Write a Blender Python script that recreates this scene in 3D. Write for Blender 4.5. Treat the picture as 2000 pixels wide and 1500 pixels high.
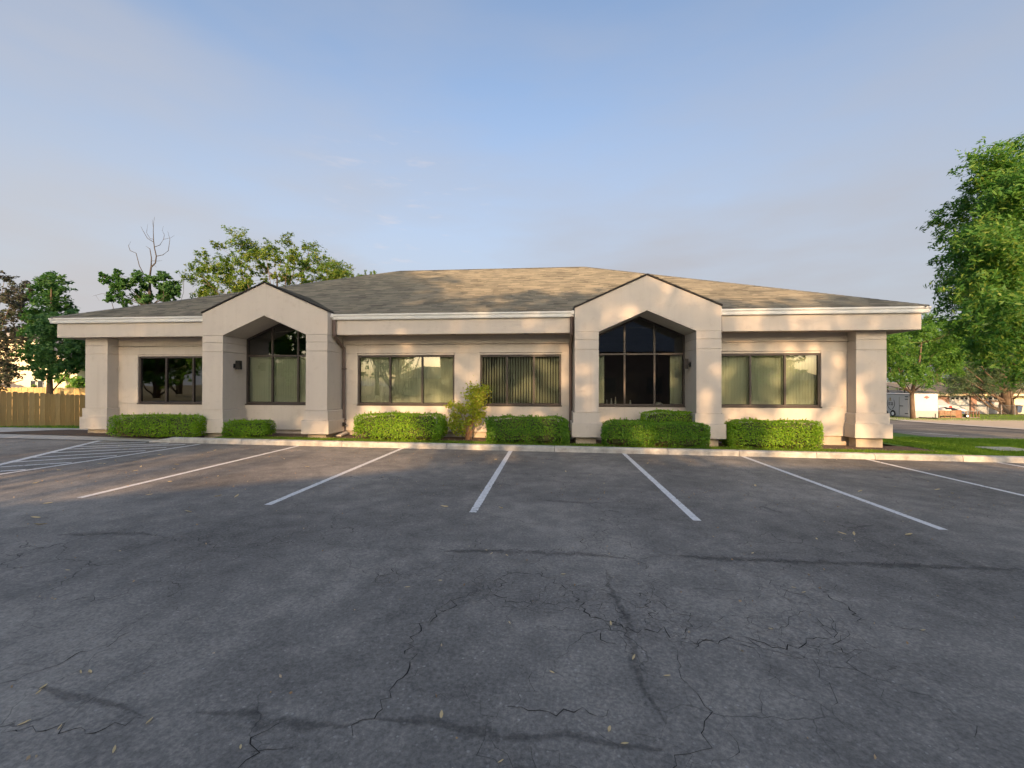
import bpy, math, random
import numpy as np
from mathutils import Vector, Matrix
R = math.radians
for o in list(bpy.data.objects): bpy.data.objects.remove(o)
scn = bpy.context.scene
COL = scn.collection

# ------------------------------------------------------------------ camera
F_PX, YAW, PITCH, ROLL, CAM_H = 842.6, 0.0889, 0.0049, 0.0016, 1.607
fw = Vector((-math.sin(YAW)*math.cos(PITCH), math.cos(YAW)*math.cos(PITCH), math.sin(PITCH)))
r0 = Vector((math.cos(YAW), math.sin(YAW), 0)); u0 = r0.cross(fw)
RT = r0*math.cos(ROLL)+u0*math.sin(ROLL); UP = u0*math.cos(ROLL)-r0*math.sin(ROLL)
camd = bpy.data.cameras.new('camera'); cam = bpy.data.objects.new('camera', camd); COL.objects.link(cam)
camd.sensor_width = 36; camd.lens = F_PX/2000*36; camd.clip_start = .05; camd.clip_end = 6000
cam.matrix_world = Matrix(((RT.x,UP.x,-fw.x,0),(RT.y,UP.y,-fw.y,0),(RT.z,UP.z,-fw.z,CAM_H),(0,0,0,1)))
scn.camera = cam

# ------------------------------------------------------------------ light
SUN_EL, SUN_OFF = 16.5, 4.0          # sun behind the camera, 4 degrees to its right
sdir = Vector((math.sin(R(SUN_OFF))*math.cos(R(SUN_EL)), -math.cos(R(SUN_OFF))*math.cos(R(SUN_EL)), math.sin(R(SUN_EL))))
sl = bpy.data.lights.new('sun', 'SUN'); so = bpy.data.objects.new('sun', sl); COL.objects.link(so)
sl.energy = 3.9; sl.angle = R(.5); sl.color = (1, .61, .31)
so.rotation_euler = sdir.to_track_quat('Z', 'Y').to_euler(); so.location = (10, -60, 60)
w = bpy.data.worlds.new('World'); scn.world = w; w.use_nodes = True
nt = w.node_tree; nt.nodes.clear()
def wn(t, **k):
    n = nt.nodes.new(t)
    for a, b in k.items(): setattr(n, a, b)
    return n
def ray0(px, py): return (fw+RT*((px-1000)/F_PX)+UP*((750-py)/F_PX)).normalized()
sky = wn('ShaderNodeTexSky', sky_type='NISHITA'); sky.sun_disc = False
sky.sun_elevation = R(SUN_EL); sky.sun_rotation = math.atan2(sdir.x, sdir.y)
sky.air_density = 1.0; sky.dust_density = 7.0; sky.ozone_density = 1.3; sky.altitude = 800
bg = wn('ShaderNodeBackground'); bg.inputs[1].default_value = .15
# thin high haze and cirrus, fixed in the sky by direction
tc = wn('ShaderNodeTexCoord'); sep = wn('ShaderNodeSeparateXYZ'); nt.links.new(tc.outputs['Generated'], sep.inputs[0])
mp = wn('ShaderNodeMapping'); mp.inputs['Scale'].default_value = (1.2, 1.6, 5.0); mp.inputs['Rotation'].default_value = (0, .35, .5)
nt.links.new(tc.outputs['Generated'], mp.inputs[0])
nz = wn('ShaderNodeTexNoise'); nz.inputs['Scale'].default_value = 1.3; nz.inputs['Detail'].default_value = 5; nz.inputs['Roughness'].default_value = .5
nt.links.new(mp.outputs[0], nz.inputs[0])
rmp = wn('ShaderNodeMapRange'); rmp.inputs[1].default_value = .42; rmp.inputs[2].default_value = .78; rmp.inputs[3].default_value = .0; rmp.inputs[4].default_value = .4
nt.links.new(nz.outputs[0], rmp.inputs[0])
hz = wn('ShaderNodeMapRange', interpolation_type='SMOOTHSTEP'); hz.inputs[1].default_value = .0; hz.inputs[2].default_value = .75; hz.inputs[3].default_value = .95; hz.inputs[4].default_value = 0
nt.links.new(sep.outputs[2], hz.inputs[0])
ad = wn('ShaderNodeMath', operation='ADD', use_clamp=True); nt.links.new(rmp.outputs[0], ad.inputs[0]); nt.links.new(hz.outputs[0], ad.inputs[1])
bw = wn('ShaderNodeRGBToBW'); nt.links.new(sky.outputs[0], bw.inputs[0])      # the glow round the sun outshines the haze
gl_ = wn('ShaderNodeMapRange', interpolation_type='SMOOTHSTEP'); gl_.inputs[1].default_value = 3.6; gl_.inputs[2].default_value = 7.5; gl_.inputs[3].default_value = 1; gl_.inputs[4].default_value = 0; nt.links.new(bw.outputs[0], gl_.inputs[0])
ag = wn('ShaderNodeMath', operation='MULTIPLY'); nt.links.new(ad.outputs[0], ag.inputs[0]); nt.links.new(gl_.outputs[0], ag.inputs[1])
mx = wn('ShaderNodeMix', data_type='RGBA'); nt.links.new(ag.outputs[0], mx.inputs[0]); nt.links.new(sky.outputs[0], mx.inputs[6])
vc = wn('ShaderNodeMapRange', interpolation_type='SMOOTHSTEP'); vc.inputs[1].default_value = -.85; vc.inputs[2].default_value = .1; nt.links.new(sep.outputs[0], vc.inputs[0])
vm = wn('ShaderNodeMix', data_type='RGBA'); nt.links.new(vc.outputs[0], vm.inputs[0]); vm.inputs[6].default_value = (1.88, 1.83, 1.88, 1); vm.inputs[7].default_value = (1.64, 1.64, 1.76, 1)
nt.links.new(vm.outputs[2], mx.inputs[7])
# a few cirrus wisps, placed by compass direction
wd = ray0(785, 420); dp = wn('ShaderNodeVectorMath', operation='DOT_PRODUCT'); nt.links.new(tc.outputs['Generated'], dp.inputs[0]); dp.inputs[1].default_value = wd
m1 = wn('ShaderNodeMapRange', interpolation_type='SMOOTHSTEP'); m1.inputs[1].default_value = .972; m1.inputs[2].default_value = .9985; nt.links.new(dp.outputs['Value'], m1.inputs[0])
mp2 = wn('ShaderNodeMapping'); mp2.inputs['Scale'].default_value = (5, 5, 26); mp2.inputs['Rotation'].default_value = (0, .12, 0); nt.links.new(tc.outputs['Generated'], mp2.inputs[0])
n2 = wn('ShaderNodeTexNoise'); n2.inputs['Scale'].default_value = 2.2; n2.inputs['Detail'].default_value = 7; n2.inputs['Roughness'].default_value = .6; nt.links.new(mp2.outputs[0], n2.inputs[0])
m2 = wn('ShaderNodeMapRange'); m2.inputs[1].default_value = .56; m2.inputs[2].default_value = .78; nt.links.new(n2.outputs[0], m2.inputs[0])
m3 = wn('ShaderNodeMath', operation='MULTIPLY'); nt.links.new(m1.outputs[0], m3.inputs[0]); nt.links.new(m2.outputs[0], m3.inputs[1])
m4 = wn('ShaderNodeMath', operation='MULTIPLY'); nt.links.new(m3.outputs[0], m4.inputs[0]); m4.inputs[1].default_value = .42
mx2 = wn('ShaderNodeMix', data_type='RGBA'); nt.links.new(m4.outputs[0], mx2.inputs[0]); nt.links.new(mx.outputs[2], mx2.inputs[6]); mx2.inputs[7].default_value = (2.6, 2.35, 2.35, 1)
nt.links.new(mx2.outputs[2], bg.inputs[0])
wo = wn('ShaderNodeOutputWorld'); nt.links.new(bg.outputs[0], wo.inputs[0])
vs = scn.view_settings; vs.view_transform = 'Standard'; vs.look = 'None'; vs.gamma = 1; vs.use_curve_mapping = False
vs.exposure = 1.06

# ------------------------------------------------------------------ terrain
def sm(t): t = min(1, max(0, t)); return t*t*(3-2*t)
def T(x, y):
    b = -.0089*min(25, max(-16, x))
    L = sm((-13.5-x)/3); dl = min(.07*max(0, y-13.2), 1.0)
    Rr = sm((x-9)/4); dr = .045*max(0, min(y, 36)-18)+.015*max(0, min(y, 60)-36)
    return b-L*dl-Rr*dr
def ray(px, py): return (fw+RT*((px-1000)/F_PX)+UP*((750-py)/F_PX))
def G(px, py, dz=0):
    d = ray(px, py); t = 1.0; p = Vector((0, 0, CAM_H)); step = .02
    while t < 200:
        q = p+d*t
        if q.z <= T(q.x, q.y)+dz: break
        t += step*max(1, t*.15)
    return Vector((q.x, q.y, T(q.x, q.y)+dz))
def at(px, py, dist):                 # point on the pixel's ray at a forward distance
    return Vector((0, 0, CAM_H))+ray(px, py)*dist
def onY(px, py, Y):
    d = ray(px, py); return Vector((0, 0, CAM_H))+d*(Y/d.y)

# ------------------------------------------------------------------ materials
MATS = {}
def mat(name):
    m = bpy.data.materials.new(name); m.use_nodes = True; n = m.node_tree; n.nodes.clear()
    o = n.nodes.new('ShaderNodeOutputMaterial'); MATS[name] = m
    return m, n, o
def N(n, t, ins=None, **k):
    x = n.nodes.new(t)
    for a, b in k.items(): setattr(x, a, b)
    for a, b in (ins or {}).items():
        if isinstance(b, bpy.types.NodeSocket): n.links.new(b, x.inputs[a])
        else: x.inputs[a].default_value = b
    return x
def c4(c): return (c[0], c[1], c[2], 1)
def ramp(n, fac, stops):
    r = n.nodes.new('ShaderNodeValToRGB'); e = r.color_ramp.elements
    while len(e) < len(stops): e.new(.5)
    for i, (p, c) in enumerate(stops): e[i].position = p; e[i].color = c4(c) if len(c) == 3 else c
    n.links.new(fac, r.inputs[0]); return r.outputs[0]
def simple(name, col, rough=.7, var=.12, scale=6, bump=0, bscale=60, metallic=0, spec=.3, streak=None):
    m, n, o = mat(name)
    tcn = N(n, 'ShaderNodeTexCoord'); co = tcn.outputs['Object']
    if streak: co = N(n, 'ShaderNodeMapping', {'Vector': co, 'Scale': streak}).outputs[0]
    nz = N(n, 'ShaderNodeTexNoise', {'Vector': co, 'Scale': scale, 'Detail': 6, 'Roughness': .6})
    a = tuple(max(0, c*(1-var)) for c in col); b = tuple(min(1, c*(1+var)) for c in col)
    cr = ramp(n, nz.outputs[0], [(.3, a), (.7, b)])
    p = N(n, 'ShaderNodeBsdfPrincipled', {'Base Color': cr, 'Roughness': rough, 'Metallic': metallic, 'Specular IOR Level': spec})
    if bump:
        nb = N(n, 'ShaderNodeTexNoise', {'Vector': tcn.outputs['Object'], 'Scale': bscale, 'Detail': 4})
        bp = N(n, 'ShaderNodeBump', {'Height': nb.outputs[0], 'Strength': bump, 'Distance': .01}); n.links.new(bp.outputs[0], p.inputs['Normal'])
    n.links.new(p.outputs[0], o.inputs[0]); return m
def leafmat(name, cols, trans=.35, rough=.55):
    m, n, o = mat(name)
    g = N(n, 'ShaderNodeNewGeometry'); tcn = N(n, 'ShaderNodeTexCoord')
    nz = N(n, 'ShaderNodeTexNoise', {'Vector': tcn.outputs['Object'], 'Scale': .9, 'Detail': 3})
    f = N(n, 'ShaderNodeMath', {0: g.outputs['Random Per Island'], 1: .62}, operation='MULTIPLY')
    f2 = N(n, 'ShaderNodeMath', {0: nz.outputs[0], 1: .42, 2: f.outputs[0]}, operation='MULTIPLY_ADD')
    k = len(cols); cr = ramp(n, f2.outputs[0], [(.12+.76*i/(k-1), c) for i, c in enumerate(cols)])
    p = N(n, 'ShaderNodeBsdfPrincipled', {'Base Color': cr, 'Roughness': rough, 'Specular IOR Level': .35})
    hs = N(n, 'ShaderNodeHueSaturation', {'Hue': .495, 'Saturation': 1.1, 'Value': 1.35, 'Color': cr})
    t = N(n, 'ShaderNodeBsdfTranslucent', {'Color': hs.outputs[0]})
    mxs = N(n, 'ShaderNodeMixShader', {0: trans, 1: p.outputs[0], 2: t.outputs[0]})
    n.links.new(mxs.outputs[0], o.inputs[0]); return m

# stucco
def stucco(name, col):
    m, n, o = mat(name); tcn = N(n, 'ShaderNodeTexCoord')
    a = N(n, 'ShaderNodeTexNoise', {'Vector': tcn.outputs['Object'], 'Scale': .7, 'Detail': 5})
    mpn = N(n, 'ShaderNodeMapping', {'Vector': tcn.outputs['Object'], 'Scale': (3.0, 3.0, .35)})
    b = N(n, 'ShaderNodeTexNoise', {'Vector': mpn.outputs[0], 'Scale': 1.6, 'Detail': 6})
    s = N(n, 'ShaderNodeMath', {0: a.outputs[0], 1: b.outputs[0]}, operation='ADD')
    cr = ramp(n, N(n, 'ShaderNodeMath', {0: s.outputs[0], 1: .5}, operation='MULTIPLY').outputs[0], [(.32, tuple(c*.94 for c in col)), (.68, tuple(min(1, c*1.04) for c in col))])
    sz = N(n, 'ShaderNodeSeparateXYZ', {0: tcn.outputs['Object']})
    dn = N(n, 'ShaderNodeTexNoise', {'Vector': tcn.outputs['Object'], 'Scale': 5, 'Detail': 7, 'Roughness': .7})
    hgt = N(n, 'ShaderNodeValue'); hgt.outputs[0].default_value = .40      # blotchy stains, the same at every height
    dm = N(n, 'ShaderNodeMath', {0: dn.outputs[0], 1: hgt.outputs[0]}, operation='LESS_THAN')
    df = N(n, 'ShaderNodeMapRange', {0: N(n, 'ShaderNodeMath', {0: hgt.outputs[0], 1: dn.outputs[0]}, operation='SUBTRACT').outputs[0], 1: -.06, 2: .2, 3: 0, 4: .42})
    rm = N(n, 'ShaderNodeMapping', {'Vector': tcn.outputs['Object'], 'Scale': (7, 7, .22)}); rn = N(n, 'ShaderNodeTexNoise', {'Vector': rm.outputs[0], 'Scale': 1.5, 'Detail': 5, 'Roughness': .65})
    rf_ = N(n, 'ShaderNodeMapRange', {0: rn.outputs[0], 1: .58, 2: .78, 3: 0, 4: .28})
    dt = N(n, 'ShaderNodeMath', {0: df.outputs[0], 1: rf_.outputs[0]}, operation='MAXIMUM')
    cr = N(n, 'ShaderNodeMix', {0: dt.outputs[0], 6: cr, 7: (col[0]*.62, col[1]*.58, col[2]*.52, 1)}, data_type='RGBA').outputs[2]
    g = N(n, 'ShaderNodeTexNoise', {'Vector': tcn.outputs['Object'], 'Scale': 130, 'Detail': 3})
    g2 = N(n, 'ShaderNodeTexNoise', {'Vector': tcn.outputs['Object'], 'Scale': 9, 'Detail': 3})
    h = N(n, 'ShaderNodeMath', {0: g2.outputs[0], 1: .8, 2: g.outputs[0]}, operation='MULTIPLY_ADD')
    bp = N(n, 'ShaderNodeBump', {'Height': h.outputs[0], 'Strength': .35, 'Distance': .006})
    p = N(n, 'ShaderNodeBsdfPrincipled', {'Base Color': cr, 'Roughness': .9, 'Specular IOR Level': .15, 'Normal': bp.outputs[0]})
    n.links.new(p.outputs[0], o.inputs[0])
stucco('stucco', (.55, .502, .44))
stucco('stucco_trim', (.555, .507, .445))
# asphalt
def asphalt(name, base=.052):
    m, n, o = mat(name); tcn = N(n, 'ShaderNodeTexCoord'); co = tcn.outputs['Object']
    big = N(n, 'ShaderNodeTexNoise', {'Vector': co, 'Scale': .33, 'Detail': 6, 'Roughness': .6})
    mid = N(n, 'ShaderNodeTexNoise', {'Vector': co, 'Scale': 3.2, 'Detail': 6, 'Roughness': .65})
    fine = N(n, 'ShaderNodeTexNoise', {'Vector': co, 'Scale': 42, 'Detail': 5, 'Roughness': .8})
    f = N(n, 'ShaderNodeMath', {0: big.outputs[0], 1: .55, 2: N(n, 'ShaderNodeMath', {0: mid.outputs[0], 1: .3}, operation='MULTIPLY').outputs[0]}, operation='MULTIPLY_ADD')
    f = N(n, 'ShaderNodeMath', {0: fine.outputs[0], 1: .55, 2: f.outputs[0]}, operation='MULTIPLY_ADD')
    cr = ramp(n, f.outputs[0], [(.50, (base*.28, base*.27, base*.25)), (.70, (base, base*.94, base*.855)), (.90, (base*2.1, base*1.92, base*1.66))])
    # pale aggregate and grit
    vo = N(n, 'ShaderNodeTexVoronoi', {'Vector': co, 'Scale': 34, 'Randomness': 1})
    wh = N(n, 'ShaderNodeTexWhiteNoise', {'Vector': vo.outputs['Color']}, noise_dimensions='3D')
    gt = N(n, 'ShaderNodeMath', {0: wh.outputs[0], 1: .84}, operation='GREATER_THAN')
    ds = N(n, 'ShaderNodeMath', {0: vo.outputs['Distance'], 1: .24}, operation='LESS_THAN')
    sp = N(n, 'ShaderNodeMath', {0: gt.outputs[0], 1: ds.outputs[0]}, operation='MULTIPLY')
    dens = N(n, 'ShaderNodeMapRange', {0: mid.outputs[0], 1: .38, 2: .66, 3: .12, 4: .9})
    sp = N(n, 'ShaderNodeMath', {0: sp.outputs[0], 1: dens.outputs[0]}, operation='MULTIPLY')
    c2 = N(n, 'ShaderNodeMix', {0: sp.outputs[0], 6: cr, 7: (.36, .345, .32, 1)}, data_type='RGBA')
    # hairline crazing, in places
    wp = N(n, 'ShaderNodeTexNoise', {'Vector': co, 'Scale': 2.2, 'Detail': 4})
    wv = N(n, 'ShaderNodeVectorMath', {0: wp.outputs['Color'], 1: (.5, .5, .5)}, operation='MULTIPLY')
    wa = N(n, 'ShaderNodeVectorMath', {0: co, 1: wv.outputs[0]}, operation='ADD')
    ve = N(n, 'ShaderNodeTexVoronoi', {'Vector': wa.outputs[0], 'Scale': 1.1}, feature='DISTANCE_TO_EDGE')
    ed = N(n, 'ShaderNodeMath', {0: ve.outputs[0], 1: .004}, operation='LESS_THAN')
    pm = N(n, 'ShaderNodeTexNoise', {'Vector': co, 'Scale': .5, 'Detail': 2})
    pk = N(n, 'ShaderNodeMapRange', {0: pm.outputs[0], 1: .5, 2: .6, 3: 0, 4: .6})
    ck = N(n, 'ShaderNodeMath', {0: ed.outputs[0], 1: pk.outputs[0]}, operation='MULTIPLY')
    c3 = N(n, 'ShaderNodeMix', {0: ck.outputs[0], 6: c2.outputs[2], 7: (.012, .012, .012, 1)}, data_type='RGBA')
    hh = N(n, 'ShaderNodeMath', {0: fine.outputs[0], 1: sp.outputs[0]}, operation='ADD')
    bp = N(n, 'ShaderNodeBump', {'Height': hh.outputs[0], 'Strength': .6, 'Distance': .006})
    p = N(n, 'ShaderNodeBsdfPrincipled', {'Base Color': c3.outputs[2], 'Roughness': .82, 'Specular IOR Level': .3, 'Normal': bp.outputs[0]})
    n.links.new(p.outputs[0], o.inputs[0])
asphalt('asphalt', .19); asphalt('asphalt_side', .16)
# worn paint and sealant strips use the mesh attribute "across" (-1..1)
def strip(name, col, kind):
    m, n, o = mat(name); tcn = N(n, 'ShaderNodeTexCoord'); co = tcn.outputs['Object']
    at_ = N(n, 'ShaderNodeAttribute', attribute_name='across')
    ab = N(n, 'ShaderNodeMath', {0: at_.outputs['Fac']}, operation='ABSOLUTE')
    p = N(n, 'ShaderNodeBsdfPrincipled', {'Base Color': c4(col), 'Roughness': .75, 'Specular IOR Level': .25})
    nz = N(n, 'ShaderNodeTexNoise', {'Vector': co, 'Scale': 26 if kind == 'paint' else 22, 'Detail': 6, 'Roughness': .75})
    nb = N(n, 'ShaderNodeTexNoise', {'Vector': co, 'Scale': 1.3, 'Detail': 3})
    if kind == 'paint':
        v = ramp(n, nz.outputs[0], [(.3, tuple(c*.72 for c in col)), (.6, col)]); n.links.new(v, p.inputs['Base Color'])
        s = N(n, 'ShaderNodeMath', {0: nb.outputs[0], 1: .34, 2: nz.outputs[0]}, operation='MULTIPLY_ADD')
        e = N(n, 'ShaderNodeMapRange', {0: ab.outputs[0], 1: .8, 2: 1, 3: 0, 4: .14})
        s = N(n, 'ShaderNodeMath', {0: s.outputs[0], 1: e.outputs[0]}, operation='SUBTRACT')
        al = N(n, 'ShaderNodeMapRange', {0: s.outputs[0], 1: .47, 2: .58, 3: .1, 4: 1})
    else:
        e = N(n, 'ShaderNodeMapRange', {0: ab.outputs[0], 1: .15, 2: 1, 3: 0, 4: .42})
        s = N(n, 'ShaderNodeMath', {0: N(n, 'ShaderNodeMath', {0: nb.outputs[0], 1: .5, 2: nz.outputs[0]}, operation='MULTIPLY_ADD').outputs[0], 1: e.outputs[0]}, operation='SUBTRACT')
        al = N(n, 'ShaderNodeMapRange', {0: s.outputs[0], 1: .46, 2: .72, 3: 0, 4: .24})
    tr = N(n, 'ShaderNodeBsdfTransparent')
    ms = N(n, 'ShaderNodeMixShader', {0: al.outputs[0], 1: tr.outputs[0], 2: p.outputs[0]})
    n.links.new(ms.outputs[0], o.inputs[0])
strip('paint', (.74, .74, .73), 'paint'); strip('sealant', (.02, .02, .021), 'tar')
simple('crack', (.022, .021, .02), .95, .3, 20)
simple('concrete', (.45, .425, .385), .9, .16, 3, .3, 90)
simple('curb_concrete', (.42, .41, .375), .9, .32, 4.5, .5, 60)
simple('soil', (.10, .07, .05), .95, .45, 25, .8, 40)
simple('ground', (.10, .105, .06), .95, .3, .4)
simple('turf', (.085, .17, .025), .95, .3, 3)
simple('gravel', (.48, .40, .30), .95, .15, 1.2, .4, 30)
simple('footing', (.44, .38, .30), .9, .15, 5)
simple('white_metal', (.74, .76, .75), .45, .06, 3)
simple('bronze', (.045, .035, .03), .45, .2, 5, spec=.5)
simple('downspout', (.13, .095, .08), .5, .12, 3, spec=.4)
simple('black_metal', (.015, .015, .016), .5, .2, 8)
simple('drip_edge', (.02, .018, .017), .6, .2, 8)
simple('blind', (.62, .65, .54), .75, .06, 2)
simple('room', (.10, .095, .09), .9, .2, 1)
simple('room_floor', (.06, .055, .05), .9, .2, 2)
simple('soffit', (.40, .32, .27), .9, .06, 2)
simple('bark', (.12, .085, .06), .95, .35, 9, .8, 30, streak=(1, 1, .25))
simple('bark_dead', (.055, .05, .046), .95, .25, 9)
simple('twig', (.20, .12, .07), .9, .3, 12)
simple('cedar', (.40, .28, .125), .85, .22, 2.2, .3, 40, streak=(5, 5, .5))
simple('cedar_b', (.36, .25, .11), .85, .22, 2.2, .3, 40, streak=(5, 5, .5))
simple('cedar_c', (.45, .325, .155), .85, .22, 2.2, .3, 40, streak=(5, 5, .5))
simple('cream', (.72, .62, .43), .85, .05, 2)
simple('grey_roof', (.20, .20, .21), .9, .15, 3)
simple('tan_roof', (.33, .27, .20), .9, .15, 3)
simple('brown_wall', (.16, .11, .085), .9, .15, 2)
simple('trailer_white', (.50, .50, .485), .4, .03, 2, spec=.5)
simple('diamond_plate', (.36, .36, .35), .45, .15, 12, metallic=.5)
simple('logo_black', (.012, .012, .013), .5, 0); simple('logo_gold', (.35, .25, .07), .5, .1); simple('logo_red', (.42, .10, .10), .5, .1)
simple('rubber', (.02, .02, .021), .8, .2, 10)
simple('rust', (.20, .11, .065), .85, .4, 6)
simple('old_wood', (.25, .17, .11), .9, .3, 5)
simple('tarp_blue', (.12, .17, .30), .7, .3, 5); simple('tarp_white', (.6, .6, .6), .7, .1, 5); simple('tarp_black', (.02, .022, .028), .7, .3, 5)
simple('door_white', (.40, .43, .46), .55, .04, 2)
simple('galv', (.28, .29, .29), .5, .1, 8, metallic=.6)
simple('bin_blue', (.045, .075, .15), .55, .1, 5)
simple('car_paint', (.42, .42, .43), .3, .02, 2, spec=.5); simple('car_glass', (.03, .035, .04), .1, .05, 2, spec=.6); simple('tail_red', (.45, .03, .02), .4, .1)
# brick
m, n, o = mat('brick'); tcn = N(n, 'ShaderNodeTexCoord')
mpn = N(n, 'ShaderNodeMapping', {'Vector': tcn.outputs['Object'], 'Rotation': (R(90), 0, 0)})
bk = N(n, 'ShaderNodeTexBrick', {'Vector': mpn.outputs[0], 'Color1': (.30, .14, .10, 1), 'Color2': (.20, .10, .075, 1), 'Mortar': (.32, .28, .25, 1), 'Scale': 4.4, 'Mortar Size': .03})
p = N(n, 'ShaderNodeBsdfPrincipled', {'Base Color': bk.outputs[0], 'Roughness': .9}); n.links.new(p.outputs[0], o.inputs[0])
# shingles: every tab its own tone
m, n, o = mat('shingle'); g = N(n, 'ShaderNodeNewGeometry'); tcn = N(n, 'ShaderNodeTexCoord')
nz = N(n, 'ShaderNodeTexNoise', {'Vector': tcn.outputs['Object'], 'Scale': 1.2, 'Detail': 5})
f = N(n, 'ShaderNodeMath', {0: nz.outputs[0], 1: .7, 2: N(n, 'ShaderNodeMath', {0: g.outputs['Random Per Island'], 1: .42}, operation='MULTIPLY').outputs[0]}, operation='MULTIPLY_ADD')
cr = ramp(n, f.outputs[0], [(.25, (.085, .085, .075)), (.52, (.145, .142, .122)), (.85, (.21, .20, .165))])
gr = N(n, 'ShaderNodeTexNoise', {'Vector': tcn.outputs['Object'], 'Scale': 150, 'Detail': 2})
bp = N(n, 'ShaderNodeBump', {'Height': gr.outputs[0], 'Strength': .5, 'Distance': .004})
p = N(n, 'ShaderNodeBsdfPrincipled', {'Base Color': cr, 'Roughness': .95, 'Specular IOR Level': .15, 'Normal': bp.outputs[0]}); n.links.new(p.outputs[0], o.inputs[0])
# tinted glazing
m, n, o = mat('glass')
tcn = N(n, 'ShaderNodeTexCoord'); wv = N(n, 'ShaderNodeTexNoise', {'Vector': tcn.outputs['Object'], 'Scale': 1.1, 'Detail': 1})
bp = N(n, 'ShaderNodeBump', {'Height': wv.outputs[0], 'Strength': .04, 'Distance': .05})
tr = N(n, 'ShaderNodeBsdfTransparent', {'Color': (.62, .66, .61, 1)}); gl = N(n, 'ShaderNodeBsdfGlossy', {'Color': (.9, .92, .92, 1), 'Roughness': .01, 'Normal': bp.outputs[0]})
fr = N(n, 'ShaderNodeFresnel', {'IOR': 1.65, 'Normal': bp.outputs[0]})
ff = N(n, 'ShaderNodeMath', {0: fr.outputs[0], 1: 1.5, 2: .05}, operation='MULTIPLY_ADD', use_clamp=True)
ms = N(n, 'ShaderNodeMixShader', {0: ff.outputs[0], 1: tr.outputs[0], 2: gl.outputs[0]}); n.links.new(ms.outputs[0], o.inputs[0])
leafmat('leaf_ash', [(.035, .115, .024), (.065, .185, .034), (.11, .24, .04), (.21, .28, .045)], .48)
leafmat('leaf_green', [(.04, .12, .026), (.085, .21, .034), (.16, .28, .04)], .5)
leafmat('leaf_dark', [(.03, .09, .032), (.055, .15, .042), (.10, .20, .05)], .48)
leafmat('leaf_purple', [(.032, .034, .026), (.055, .05, .038), (.05, .085, .036)], .35)
leafmat('leaf_locust', [(.05, .13, .02), (.10, .19, .028), (.22, .23, .035)], .5)
leafmat('leaf_pine', [(.025, .06, .03), (.05, .10, .04), (.11, .135, .05)], .3)
leafmat('leaf_hedge', [(.09, .21, .016), (.19, .37, .025), (.33, .48, .04)], .5)
leafmat('leaf_hedge_dark', [(.055, .15, .018), (.11, .26, .024), (.21, .36, .03)], .48)
leafmat('leaf_maple', [(.20, .32, .03), (.34, .43, .05), (.45, .38, .08)], .5)
leafmat('grass', [(.07, .15, .014), (.13, .25, .024), (.22, .33, .04)], .45)
leafmat('fallen', [(.48, .30, .12), (.62, .48, .24), (.70, .60, .44)], .2)
leafmat('litter', [(.20, .12, .06), (.40, .27, .14), (.50, .42, .30)], .1)

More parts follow.
